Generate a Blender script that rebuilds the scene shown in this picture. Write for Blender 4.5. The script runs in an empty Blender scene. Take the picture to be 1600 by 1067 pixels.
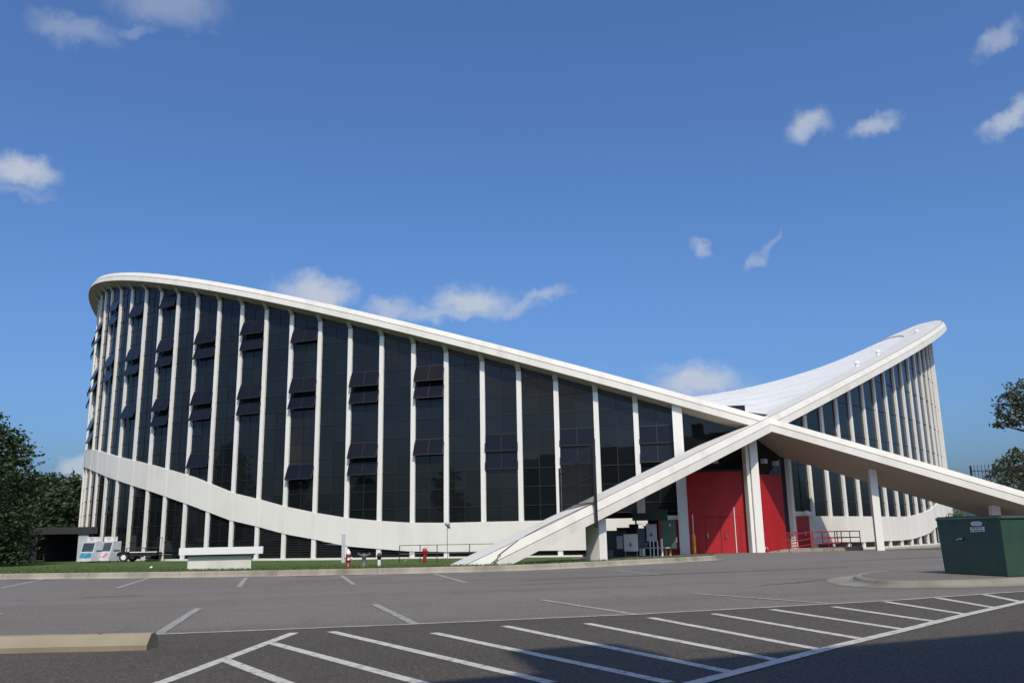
import bpy, math, random
import numpy as np
from mathutils import Vector, Matrix
random.seed(7); rng = np.random.default_rng(11)
C = bpy.context.scene.collection
SC = bpy.context.scene
R_ = math.radians

# ------------------------------------------------------------------ camera
CAM = np.array([-30.4709, -94.8858, 1.07])
YAW, PITCH, ROLL, FPX = 0.2792, 0.2195, -0.0179, 1354.64
def cam_axes():
    cy, sy, cp, sp = math.cos(YAW), math.sin(YAW), math.cos(PITCH), math.sin(PITCH)
    f = np.array([sy*cp, cy*cp, sp]); r = np.array([cy, -sy, 0.]); u = np.cross(r, f)
    cr, sr = math.cos(ROLL), math.sin(ROLL)
    return cr*r+sr*u, -sr*r+cr*u, f
AX_R, AX_U, AX_F = cam_axes()
cam = bpy.data.objects.new('camera', bpy.data.cameras.new('camera')); C.objects.link(cam)
M = Matrix.Identity(4)
for i in range(3):
    M[i][0] = AX_R[i]; M[i][1] = AX_U[i]; M[i][2] = -AX_F[i]; M[i][3] = CAM[i]
cam.matrix_world = M
cam.data.sensor_width = 36.0; cam.data.lens = 36.0*FPX/1600.0
cam.data.clip_start = 0.1; cam.data.clip_end = 6000
SC.camera = cam
SC.render.resolution_x = 1024; SC.render.resolution_y = 682

# ------------------------------------------------------------------ light
SUN_AZ, SUN_EL = R_(186.0), R_(50.0)          # azimuth clockwise from +y
SKY_STRENGTH, SUN_STRENGTH = 0.147, 3.7
SC.view_settings.view_transform = 'Standard'; SC.view_settings.look = 'None'
SC.view_settings.exposure = 0.0; SC.view_settings.gamma = 1.0
sd = bpy.data.lights.new('sun', 'SUN'); sd.energy = SUN_STRENGTH; sd.angle = R_(0.55); sd.color = (1.0, 0.90, 0.735)
so = bpy.data.objects.new('sun', sd); C.objects.link(so)
S = Vector((math.sin(SUN_AZ)*math.cos(SUN_EL), math.cos(SUN_AZ)*math.cos(SUN_EL), math.sin(SUN_EL)))
so.rotation_mode = 'QUATERNION'; so.rotation_quaternion = S.to_track_quat('Z', 'Y'); so.location = S*400

W = bpy.data.worlds.new('World'); SC.world = W; W.use_nodes = True
nt = W.node_tree; nt.nodes.clear()
def N(t, tree=None, **kw):
    n = (tree or nt).nodes.new(t)
    for k, v in kw.items(): setattr(n, k, v)
    return n
sky = N('ShaderNodeTexSky', sky_type='NISHITA'); sky.sun_disc = False
sky.sun_elevation = SUN_EL; sky.sun_rotation = SUN_AZ
sky.altitude = 100; sky.air_density = 1.0; sky.dust_density = 3.7; sky.ozone_density = 10.0
bg = N('ShaderNodeBackground'); bg.inputs['Strength'].default_value = SKY_STRENGTH
tint = N('ShaderNodeMix'); tint.data_type = 'RGBA'; tint.blend_type = 'MULTIPLY'; tint.inputs[0].default_value = 1; tint.inputs[7].default_value = (.85, .99, 1.10, 1)   # camera white balance of the sky
nt.links.new(sky.outputs[0], tint.inputs[6]); nt.links.new(tint.outputs[2], bg.inputs[0])
# clouds: puffs at fixed directions of the sky, broken up by noise
tc = N('ShaderNodeTexCoord')
def noise3(scale, detail):
    n = N('ShaderNodeTexNoise'); n.inputs['Scale'].default_value = scale; n.inputs['Detail'].default_value = detail
    n.inputs['Roughness'].default_value = 0.62
    nt.links.new(tc.outputs['Generated'], n.inputs['Vector'])
    s = N('ShaderNodeVectorMath', operation='SUBTRACT'); s.inputs[1].default_value = (.5, .5, .5)
    nt.links.new(n.outputs['Color'], s.inputs[0]); return s
warp = noise3(24, 10)
sc_ = N('ShaderNodeVectorMath', operation='SCALE'); sc_.inputs['Scale'].default_value = 0.055
nt.links.new(warp.outputs[0], sc_.inputs[0])
dw = N('ShaderNodeVectorMath', operation='ADD')
nt.links.new(tc.outputs['Generated'], dw.inputs[0]); nt.links.new(sc_.outputs[0], dw.inputs[1])
def pix_dir(u, v):
    d = AX_F + AX_R*(u-800)/FPX + AX_U*(533.5-v)/FPX
    return d/np.linalg.norm(d)
CLOUDS = [(492,458,72,30,0,1.0),(735,470,68,28,0,.95),(712,487,150,16,4,.6),(800,478,60,12,12,.5),(612,484,44,20,10,.7),(850,463,50,13,8,.55),(1090,600,82,30,0,.95),
 (1070,572,60,10,0,.3),(1095,386,20,12,0,.55),(1175,408,18,12,45,.4),(1200,386,36,8,40,.28),(1263,197,33,27,-8,.75),(1367,195,38,18,8,.68),(1580,184,44,18,25,.8),
 (1556,66,36,17,35,.5),(112,44,52,24,0,.36),(262,8,80,34,10,.40),(205,52,40,13,10,.24),(28,262,54,26,0,.95),(25,296,56,11,0,.25),(128,732,36,20,0,.8)]
acc = None
for (u, v, wu, wv, tilt, st) in CLOUDS:
    c = pix_dir(u, v)
    ex = np.cross(c, [0, 0, 1.]); ex /= np.linalg.norm(ex); ey = np.cross(ex, c)
    a = R_(tilt); ex, ey = math.cos(a)*ex+math.sin(a)*ey, -math.sin(a)*ex+math.cos(a)*ey
    rad = lambda px: px/FPX*1.12
    sub = N('ShaderNodeVectorMath', operation='SUBTRACT'); sub.inputs[1].default_value = c
    nt.links.new(dw.outputs[0], sub.inputs[0])
    cmb = N('ShaderNodeCombineXYZ')
    for i, w in enumerate((ex/rad(wu), ey/rad(wv), c*6)):
        d = N('ShaderNodeVectorMath', operation='DOT_PRODUCT'); d.inputs[1].default_value = w
        nt.links.new(sub.outputs[0], d.inputs[0]); nt.links.new(d.outputs['Value'], cmb.inputs[i])
    ln = N('ShaderNodeVectorMath', operation='LENGTH'); nt.links.new(cmb.outputs[0], ln.inputs[0])
    mr = N('ShaderNodeMapRange', interpolation_type='SMOOTHSTEP')
    mr.inputs[1].default_value = 1.06; mr.inputs[2].default_value = 0.16; mr.inputs[3].default_value = 0; mr.inputs[4].default_value = st*.88
    nt.links.new(ln.outputs['Value'], mr.inputs[0])
    if acc is None: acc = mr.outputs[0]
    else:
        mx = N('ShaderNodeMath', operation='MAXIMUM'); nt.links.new(acc, mx.inputs[0]); nt.links.new(mr.outputs[0], mx.inputs[1]); acc = mx.outputs[0]
# loose cumulus in the half of the sky behind the photographer (seen only in the glass)
n2 = N('ShaderNodeTexNoise'); n2.inputs['Scale'].default_value = 5.5; n2.inputs['Detail'].default_value = 8; n2.inputs['Roughness'].default_value = .58
nt.links.new(tc.outputs['Generated'], n2.inputs['Vector'])
m2 = N('ShaderNodeMapRange', interpolation_type='SMOOTHSTEP'); m2.inputs[1].default_value = .49; m2.inputs[2].default_value = .65
nt.links.new(n2.outputs['Fac'], m2.inputs[0])
sx = N('ShaderNodeSeparateXYZ'); nt.links.new(tc.outputs['Generated'], sx.inputs[0])
back = N('ShaderNodeMapRange', interpolation_type='SMOOTHSTEP'); back.inputs[1].default_value = -.1; back.inputs[2].default_value = -.35
nt.links.new(sx.outputs['Y'], back.inputs[0])
mb = N('ShaderNodeMath', operation='MULTIPLY'); nt.links.new(m2.outputs[0], mb.inputs[0]); nt.links.new(back.outputs[0], mb.inputs[1])
mx = N('ShaderNodeMath', operation='MAXIMUM'); nt.links.new(acc, mx.inputs[0]); nt.links.new(mb.outputs[0], mx.inputs[1]); acc = mx.outputs[0]
cb = N('ShaderNodeBackground'); cb.inputs['Color'].default_value = (.58, .625, .71, 1); cb.inputs['Strength'].default_value = 0.95
ms = N('ShaderNodeMixShader'); wo = N('ShaderNodeOutputWorld')
nt.links.new(acc, ms.inputs[0]); nt.links.new(bg.outputs[0], ms.inputs[1]); nt.links.new(cb.outputs[0], ms.inputs[2]); nt.links.new(ms.outputs[0], wo.inputs[0])

# ------------------------------------------------------------------ helpers
def mat(name, col, rough=.7, var=.0, vscale=3., bump=0., bscale=40., metal=0., col2=None, spec=.5, streak=None, transl=0., ior=1.5):
    m = bpy.data.materials.new(name); m.use_nodes = True; t = m.node_tree; b = t.nodes['Principled BSDF']
    b.inputs['Roughness'].default_value = rough; b.inputs['Metallic'].default_value = metal
    b.inputs['Specular IOR Level'].default_value = spec; b.inputs['IOR'].default_value = ior
    b.inputs['Base Color'].default_value = (*col, 1)
    tcn = t.nodes.new('ShaderNodeTexCoord')
    if var or col2:
        n = t.nodes.new('ShaderNodeTexNoise'); n.inputs['Scale'].default_value = vscale; n.inputs['Detail'].default_value = 6; n.inputs['Roughness'].default_value = .6
        vec = tcn.outputs['Object']
        if streak:
            mp = t.nodes.new('ShaderNodeMapping'); mp.inputs['Scale'].default_value = streak; t.links.new(vec, mp.inputs[0]); vec = mp.outputs[0]
        t.links.new(vec, n.inputs['Vector'])
        mr = t.nodes.new('ShaderNodeMapRange'); mr.inputs[1].default_value = .32; mr.inputs[2].default_value = .68
        t.links.new(n.outputs['Fac'], mr.inputs[0])
        mx = t.nodes.new('ShaderNodeMix'); mx.data_type = 'RGBA'
        c2 = col2 or tuple(x*(1-var) for x in col)
        mx.inputs[6].default_value = (*col, 1); mx.inputs[7].default_value = (*c2, 1)
        t.links.new(mr.outputs[0], mx.inputs[0]); t.links.new(mx.outputs[2], b.inputs['Base Color'])
    if bump:
        n = t.nodes.new('ShaderNodeTexNoise'); n.inputs['Scale'].default_value = bscale; n.inputs['Detail'].default_value = 4
        t.links.new(tcn.outputs['Object'], n.inputs['Vector'])
        bp = t.nodes.new('ShaderNodeBump'); bp.inputs['Strength'].default_value = bump; bp.inputs['Distance'].default_value = .02
        t.links.new(n.outputs['Fac'], bp.inputs['Height']); t.links.new(bp.outputs[0], b.inputs['Normal'])
    return m

class MB:
    def __init__(s): s.v = []; s.f = []; s.mi = []
    def add(s, vs, fs, mi=0):
        o = len(s.v); s.v += [tuple(map(float, q)) for q in vs]; s.f += [tuple(i+o for i in f) for f in fs]; s.mi += [mi]*len(fs); return s
    def poly(s, vs, mi=0): return s.add(vs, [tuple(range(len(vs)))], mi)
    def hexa(s, b, t, mi=0):           # bottom quad, top quad (both counter-clockwise from above)
        return s.add(list(b)+list(t), [(3,2,1,0),(4,5,6,7),(0,1,5,4),(1,2,6,5),(2,3,7,6),(3,0,4,7)], mi)
    def box(s, c, sz, rz=0., mi=0, taper=1.0):
        x, y, z = [q/2 for q in sz]; ca, sa = math.cos(rz), math.sin(rz)
        P = lambda a, b, k: (c[0]+(a*ca-b*sa), c[1]+(a*sa+b*ca), c[2]+k)
        return s.hexa([P(-x,-y,-z),P(x,-y,-z),P(x,y,-z),P(-x,y,-z)], [P(-x*taper,-y*taper,z),P(x*taper,-y*taper,z),P(x*taper,y*taper,z),P(-x*taper,y*taper,z)], mi)
    def tube(s, pts, r, n=8, mi=0, cap=True):
        pts = [Vector(q) for q in pts]; rs = r if hasattr(r, '__len__') else [r]*len(pts); rings = []
        up = Vector((0, 0, 1)); prev = None
        for i, q in enumerate(pts):
            d = (pts[min(i+1, len(pts)-1)]-pts[max(i-1, 0)]).normalized()
            if prev is None:
                a = d.cross(up if abs(d.z) < .9 else Vector((1, 0, 0))).normalized()
            else: a = (prev-d*prev.dot(d)).normalized()
            prev = a; b = d.cross(a)
            rings.append([q+(a*math.cos(2*math.pi*k/n)+b*math.sin(2*math.pi*k/n))*rs[i] for k in range(n)])
        vs = [q for rg in rings for q in rg]; fs = []
        for i in range(len(pts)-1):
            for k in range(n):
                k2 = (k+1) % n; fs.append((i*n+k, i*n+k2, (i+1)*n+k2, (i+1)*n+k))
        if cap: fs.append(tuple(range(n))); fs.append(tuple((len(pts)-1)*n+k for k in reversed(range(n))))
        return s.add(vs, fs, mi)
    def lathe(s, c, prof, n=16, mi=0):
        vs = [(c[0]+r*math.cos(2*math.pi*k/n), c[1]+r*math.sin(2*math.pi*k/n), c[2]+z) for r, z in prof for k in range(n)]
        fs = [(i*n+k, i*n+(k+1) % n, (i+1)*n+(k+1) % n, (i+1)*n+k) for i in range(len(prof)-1) for k in range(n)]
        return s.add(vs, fs+[tuple(reversed(range(n))), tuple((len(prof)-1)*n+k for k in range(n))], mi)
    def sweep(s, rings, closed=True, mi=0, cap=False):
        n = len(rings[0]); vs = [q for rg in rings for q in rg]; fs = []
        for i in range(len(rings)-1):
            for k in range(n if closed else n-1):
                k2 = (k+1) % n; fs.append((i*n+k, i*n+k2, (i+1)*n+k2, (i+1)*n+k))
        if cap: fs.append(tuple(reversed(range(n)))); fs.append(tuple((len(rings)-1)*n+k for k in range(n)))
        return s.add(vs, fs, mi)
    def build(s, name, mats, parent=None, smooth=False, loc=None):
        me = bpy.data.meshes.new(name)
        off = np.array(loc if loc is not None else (ORG.get(parent.name_full, (0, 0, 0)) if parent else (0, 0, 0)))
        me.from_pydata([tuple(np.array(q)-off) for q in s.v], [], s.f)
        for m in (mats if isinstance(mats, (list, tuple)) else [mats]): me.materials.append(m)
        me.polygons.foreach_set('material_index', s.mi)
        if smooth: me.polygons.foreach_set('use_smooth', [True]*len(me.polygons))
        if name in ('window', 'lower_window', 'awning_sash', 'transom_panel'):
            at = me.attributes.new('pane', 'FLOAT', 'FACE'); at.data.foreach_set('value', rng.uniform(0, 1, len(me.polygons))**1.3)
        me.update()
        o = bpy.data.objects.new(name, me); C.objects.link(o)
        if parent: o.parent = parent
        elif loc is not None: o.location = loc
        if loc is not None: ORG[o.name_full] = tuple(off)
        elif parent: ORG[o.name_full] = tuple(off)
        return o
ORG = {}
def thing(name, label, cat, loc=(0, 0, 0), rz=0, group=None):
    o = bpy.data.objects.new(name, None); C.objects.link(o); o.location = loc; o.rotation_euler = (0, 0, rz)
    o['label'] = label; o['category'] = cat; o.empty_display_size = .3
    if group: o['group'] = group
    ORG[o.name_full] = tuple(loc) if rz == 0 else (0, 0, 0)
    return o
def tag(o, label, cat, group=None):
    o['label'] = label; o['category'] = cat
    if group: o['group'] = group
    return o
def struct(o, kind='structure'): o['kind'] = kind; return o
def copy_tree(o, parent=None):
    c = o.copy(); C.objects.link(c)
    if parent: c.parent = parent
    for ch in list(o.children): copy_tree(ch, c)
    return c
def text_mesh(txt, size, name, m, parent, matrix, depth=.002, sx=1.0):
    cu = bpy.data.curves.new('lettering', 'FONT'); cu.body = txt; cu.size = size; cu.extrude = depth; cu.align_x = 'CENTER'; cu.align_y = 'CENTER'
    o = bpy.data.objects.new('lettering_source', cu); C.objects.link(o)
    bpy.context.view_layer.update()
    me = bpy.data.meshes.new_from_object(o.evaluated_get(bpy.context.evaluated_depsgraph_get()))
    bpy.data.objects.remove(o); me.materials.clear(); me.materials.append(m)
    me.transform(matrix @ Matrix.Diagonal((sx, 1, 1, 1)))
    r = bpy.data.objects.new(name, me); C.objects.link(r); r.parent = parent
    return r
sstep = lambda a, b, x: (lambda t: t*t*(3-2*t))(np.clip((x-a)/(b-a), 0, 1))

# ------------------------------------------------------------------ materials
def weathered(name, base, dirt, rough=.65, amount=.5):
    m = bpy.data.materials.new(name); m.use_nodes = True; t = m.node_tree; b = t.nodes['Principled BSDF']; b.inputs['Roughness'].default_value = rough
    b.inputs['Specular IOR Level'].default_value = .3
    tcn = t.nodes.new('ShaderNodeTexCoord'); vec = tcn.outputs['Object']
    def nz(scale, detail, st=None):
        n = t.nodes.new('ShaderNodeTexNoise'); n.inputs['Scale'].default_value = scale; n.inputs['Detail'].default_value = detail
        if st:
            mp = t.nodes.new('ShaderNodeMapping'); mp.inputs['Scale'].default_value = st; t.links.new(vec, mp.inputs[0]); t.links.new(mp.outputs[0], n.inputs['Vector'])
        else: t.links.new(vec, n.inputs['Vector'])
        return n.outputs['Fac']
    a = nz(.35, 6); s = nz(1.2, 5, (1, 1, .12))
    mul = t.nodes.new('ShaderNodeMath'); mul.operation = 'MULTIPLY'; t.links.new(a, mul.inputs[0]); t.links.new(s, mul.inputs[1])
    mr = t.nodes.new('ShaderNodeMapRange'); mr.inputs[1].default_value = .22; mr.inputs[2].default_value = .42; mr.inputs[4].default_value = amount
    t.links.new(mul.outputs[0], mr.inputs[0])
    mx = t.nodes.new('ShaderNodeMix'); mx.data_type = 'RGBA'; mx.inputs[6].default_value = (*base, 1); mx.inputs[7].default_value = (*dirt, 1)
    t.links.new(mr.outputs[0], mx.inputs[0]); t.links.new(mx.outputs[2], b.inputs['Base Color'])
    bp = t.nodes.new('ShaderNodeBump'); bp.inputs['Strength'].default_value = .12; bp.inputs['Distance'].default_value = .02
    n = nz(9, 5); t.links.new(n, bp.inputs['Height']); t.links.new(bp.outputs[0], b.inputs['Normal'])
    return m
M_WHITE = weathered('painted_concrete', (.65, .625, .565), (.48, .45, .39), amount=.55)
M_BAND = weathered('painted_panel', (.74, .715, .65), (.62, .585, .51), amount=.5)
M_GUSSET = weathered('shade_toned_bracket', (.40, .375, .335), (.32, .30, .26), amount=.5)  # bracket shading under the arch put into the colour, darker than the columns
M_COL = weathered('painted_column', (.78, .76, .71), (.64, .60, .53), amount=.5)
M_SOFFIT = weathered('shade_toned_soffit', (.38, .335, .275), (.31, .275, .225), amount=.5)  # shade of the arch underside painted in, darker than the fascia
M_ROOF = weathered('roof_membrane', (.66, .655, .63), (.53, .52, .49), rough=.6, amount=.6)
M_MULL = mat('dark_bronze_frame', (.013, .010, .009), .5)
M_GROOVE = mat('joint_sealant', (.12, .11, .10), .8)
M_RED = mat('red_paint', (.44, .013, .017), .5, col2=(.34, .010, .013), vscale=1.3, streak=(1, 1, .3))
M_REDRAIL = mat('red_rail_paint', (.34, .011, .016), .45)
M_DARK = mat('dark_interior', (.018, .018, .02), .8)
M_STEEL = mat('galvanised_steel', (.42, .43, .44), .45, metal=.7, var=.2)
M_GREYBOX = mat('grey_cabinet_paint', (.46, .49, .52), .4, var=.12, vscale=2)
M_GREEN = mat('green_cabinet_paint', (.065, .135, .095), .45, col2=(.05, .10, .075), vscale=2)
M_DKGREEN = mat('dark_green_paint', (.02, .05, .04), .5)
M_YEL = mat('yellow_paint', (.72, .40, .03), .45, var=.15)
M_BLACK = mat('black_paint', (.012, .012, .013), .45)
M_RUBBER = mat('black_rubber', (.02, .02, .02), .8)
M_CONC = weathered('bare_concrete', (.33, .30, .245), (.17, .15, .115), rough=.85, amount=1.0)
M_CHROME = mat('bright_metal', (.7, .7, .7), .2, metal=1)
M_BARK = mat('bark', (.10, .075, .055), .9, var=.4, vscale=6, bump=.5, bscale=12)
M_HYD = mat('hydrant_red', (.30, .014, .016), .4, var=.2)
M_PWHITE = mat('white_enamel', (.78, .78, .78), .35, var=.06)

def glass_mat(name, base, rough, spec):
    m = bpy.data.materials.new(name); m.use_nodes = True; t = m.node_tree; b = t.nodes['Principled BSDF']
    b.inputs['Roughness'].default_value = rough; b.inputs['IOR'].default_value = 1.52
    a = t.nodes.new('ShaderNodeAttribute'); a.attribute_name = 'pane'; a.attribute_type = 'GEOMETRY'
    x = t.nodes.new('ShaderNodeMix'); x.data_type = 'RGBA'; x.inputs[6].default_value = (*[q*.85 for q in base], 1); x.inputs[7].default_value = (*[q*1.2 for q in base], 1)
    t.links.new(a.outputs['Fac'], x.inputs[0]); t.links.new(x.outputs[2], b.inputs['Base Color'])
    r = t.nodes.new('ShaderNodeMapRange'); r.inputs[3].default_value = spec*.96; r.inputs[4].default_value = spec*1.06; t.links.new(a.outputs['Fac'], r.inputs[0]); t.links.new(r.outputs[0], b.inputs['Specular IOR Level'])
    tcn = t.nodes.new('ShaderNodeTexCoord'); n = t.nodes.new('ShaderNodeTexNoise'); n.inputs['Scale'].default_value = .9; n.inputs['Detail'].default_value = 2
    t.links.new(tcn.outputs['Object'], n.inputs['Vector'])
    bp = t.nodes.new('ShaderNodeBump'); bp.inputs['Strength'].default_value = .09; bp.inputs['Distance'].default_value = .02
    t.links.new(n.outputs['Fac'], bp.inputs['Height']); t.links.new(bp.outputs[0], b.inputs['Normal'])
    return m
M_GLASS = glass_mat('tinted_glass', (.0075, .0100, .0115), .02, .38)
M_SASH = glass_mat('tinted_sash_glass', (.008, .008, .011), .03, .27)

# ------------------------------------------------------------------ arena geometry
AX, AK, AS, AN, AH = 48.0933, 1.0736, .3772, 2.0408, 25.708   # apex distance, curvature, slope of the arch plane, exponent, apex height
KK = AK*1e-3*20*40**(2-AN)
CS, SN = 1/math.hypot(1, AS), AS/math.hypot(1, AS)
def far_drop(y): return 1.8*sstep(-10, 12, y)
def arch_pt(t, side, a=0., b=0.):
    """point of arch, a = outwards in its plane, b = normal to its plane; side +1 rises to -x, -1 rises to +x"""
    x = -AX+KK*abs(t)**AN; dx = KK*AN*abs(t)**(AN-1)*(1 if t >= 0 else -1)
    T = np.array([dx/CS, 1.]); T /= np.linalg.norm(T); n = (-T[1], T[0])
    w = n[0]*a; tt = n[1]*a
    px = x+w*CS+b*SN; py = -(t+tt); pz = AH-AS*(x+AX)-w*SN+b*CS - far_drop(-t)
    return np.array([px*side, py, pz])
def soffit(x, y, side): return AH-AS*(x*side+AX)-.47-far_drop(y)
_TT = np.linspace(-75, 75, 6001); _X = -AX+KK*np.abs(_TT)**AN; _Y = -_TT
_L = np.hypot(np.gradient(_X), np.gradient(_Y)); _NX, _NY = -np.gradient(_Y)/_L, np.gradient(_X)/_L
_sg = np.sign(_NX[3000])
_CURVES = {}
def wall_curve(d):
    if d not in _CURVES:
        x = _X+_sg*_NX*d; y = _Y+_sg*_NY*d
        s = np.concatenate([[0], np.cumsum(np.hypot(np.diff(x), np.diff(y)))]); s -= s[3000]
        _CURVES[d] = (x, y, s)
    return _CURVES[d]
WALL_D = {1: .8, -1: 1.5}
def wall(side, s, inset=0.):
    x, y, ss = wall_curve(WALL_D[side])
    px = np.interp(s, ss, x); py = np.interp(s, ss, y)
    qx = np.interp(s+.05, ss, x)-np.interp(s-.05, ss, x); qy = np.interp(s+.05, ss, y)-np.interp(s-.05, ss, y)
    l = math.hypot(qx, qy); e = np.array([qx/l, qy/l]); n = np.array([-e[1], e[0]])*(-1)
    # outward: away from (0,0)
    if n @ np.array([px, py]) < 0: n = -n
    p = np.array([px, py])-n*inset
    if side < 0: p = p*np.array([-1, 1]); n = n*np.array([-1, 1]); e = e*np.array([-1, 1])
    return p, n, e
BASE = -.42
BT = ([0,16,18.5,20.8,22.6,24.7,26.8,28.9,30.7,32.6,35.8,39,42.3,45.3,48], [1.97,1.97,1.96,2.03,2.19,2.44,2.86,3.38,3.95,4.5,5.93,7.03,8.08,9.21,9.8])
BB = ([0,16,18.5,20.7,22.6,24.7,26.9,28.8,30.8,32.8,35.7,39,40.8,43.3,46,48], [.05,.05,.05,.12,.3,.52,1.04,1.43,2.02,2.54,3.71,4.95,5.58,6.51,7.71,8.4])
band_top = lambda x: float(np.interp(abs(x), *BT)); band_bot = lambda x: float(np.interp(abs(x), *BB))

AR = thing('arena', 'white saddle roofed arena with two crossing arches and tall dark glass walls', 'arena', (0, -40, BASE))
# the two arches
SEC = [(-4.27,.247),(-2.2,.36),(-.21,.43),(-.185,.41),(-.14,.41),(-.02,.02),(-.06,.012),(-.062,-.008),(-.02,-.018),(-.025,-.432),(-2.0,-.56),(-4.27,-.68)]
for side in (1, -1):
    rings = [[arch_pt(t, side, a, b) for a, b in SEC] for t in np.concatenate([np.linspace(-57.5, -46, 24), np.linspace(-45.5, 45.5, 131), np.linspace(46, 57.6, 25)])]
    mb = MB(); mb.sweep(rings, cap=True)
    # shadow joints between casting lengths are shallow saw cuts: thin dark strips let into the fascia
    mb.mi = [0]*len(mb.f)
    n = len(SEC)
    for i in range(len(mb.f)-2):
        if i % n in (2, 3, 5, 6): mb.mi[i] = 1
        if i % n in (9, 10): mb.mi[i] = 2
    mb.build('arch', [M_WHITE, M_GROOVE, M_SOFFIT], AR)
# saddle roof between the inner edges of the arches
ts = np.linspace(-52, 52, 400)
E1 = np.array([arch_pt(t, 1, -4.2, .13) for t in ts]); o_ = np.argsort(E1[:, 1]); E1 = E1[o_]
xt = lambda y: np.interp(y, E1[:, 1], E1[:, 0]); zt_ = lambda y: np.interp(y, E1[:, 1], E1[:, 2])
YX = -E1[np.where(E1[:, 0] < 0)[0][0], 1]
ZX = float(zt_(-YX)); ZC = 14.7
mb = MB(); rows = []
for y in np.linspace(-YX+.02, YX-.02, 97):
    z0 = ZC-far_drop(y)-(ZC-ZX)*(y/YX)**2; xe = min(float(xt(y)), -.001); ze = float(zt_(y))
    rows.append([(xe*f, y, z0+(ze-z0)*f*f) for f in np.linspace(1, -1, 61)])
mb.sweep(rows, closed=False)
roof = mb.build('roof', M_ROOF, AR, smooth=True)
def roof_z(x, y):
    z0 = ZC-far_drop(y)-(ZC-ZX)*(y/YX)**2; xe = float(xt(y)); return z0+(float(zt_(y))-z0)*(x/xe)**2
# standing seams of the membrane, drawn along the hanging cables
mb = MB()
for y in np.arange(-38, 39, 3.6):
    xe = float(xt(y)); pts = [np.array((xe*f, y, roof_z(xe*f, y))) for f in np.linspace(.99, -.99, 41)]
    mb.sweep([[q+np.array((0, -.05, .004)), q+np.array((0, -.03, .022)), q+np.array((0, .03, .022)), q+np.array((0, .05, .004))] for q in pts], closed=False)
mb.build('roof_seam', M_ROOF, roof)
for (t, a) in ((36.2, -4.0), (32.8, -4.0), (24.8, -2.6)):
    q = arch_pt(t, -1, a, .25); MB().lathe(q, [(.16, -.1), (.16, .2), (.24, .24), (.24, .33), (.1, .45), (.02, .47)], 12).build('roof_vent', M_PWHITE, roof)
# drain flashing where the roof runs out at the crossing
mb = MB()
yb = -YX
mb.hexa([(-1.9, yb-2.4, ZX-.30), (.1, yb-3.1, ZX-.42), (2.1, yb-2.4, ZX-.30), (0, yb+1.5, ZX-.1)], [(-1.9, yb-2.4, ZX+.08), (.1, yb-3.1, ZX-.04), (2.1, yb-2.4, ZX+.08), (0, yb+1.5, ZX+.3)])
mb.build('drain_flashing', M_STEEL, AR)

# columns, windows and concrete bands
SA = [7.57,9.77,11.83,14.12,16.39,18.84,21.15,23.44,25.86,28.34,30.77,33.2,35.59,38.14,40.72,43.29,45.79,48.27,50.91,53.5,56.06,58.72,61.32,63.94]
SA = [5.1-2.44*k for k in range(9, -1, -1)]+SA; OFF_A = 10
SB = [64.54,61.9,59.45,57.0,54.6,52.05,49.6,47.1,44.65,42.35,39.99,37.55,35.15,32.8,30.5,28.1]
SB = SB+[28.1-2.44*k for k in range(1, 13)]
GRID = [5.42+1.22*k for k in range(-5, 20)]

def column(side, s, w=.33, depth=.5, zb=BASE, name='column', br=True):
    p, n, e = wall(side, s); zt = soffit(*p, side); mb = MB(); h = w/2
    f1, f2 = p-e*h, p+e*h; b1, b2 = f1-n*depth, f2-n*depth
    if side > 0: f1, f2, b1, b2 = f2, f1, b2, b1
    ts_ = zt-.36 if br else zt+.0
    zf = lambda q: soffit(q[0], q[1], side)+.03
    mb.hexa([(*f1, zb), (*b1, zb), (*b2, zb), (*f2, zb)][::-1] if False else [(*f1, zb), (*f2, zb), (*b2, zb), (*b1, zb)], [(*f1, ts_), (*f2, ts_), (*b2, zf(b2)), (*b1, zf(b1))])
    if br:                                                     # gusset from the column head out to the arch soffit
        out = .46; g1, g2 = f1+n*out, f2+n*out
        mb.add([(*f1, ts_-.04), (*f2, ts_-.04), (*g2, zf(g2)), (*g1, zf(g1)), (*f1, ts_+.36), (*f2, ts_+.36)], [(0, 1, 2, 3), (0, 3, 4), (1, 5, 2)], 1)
    return mb.build(name, [M_COL, M_GUSSET], AR)

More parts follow.
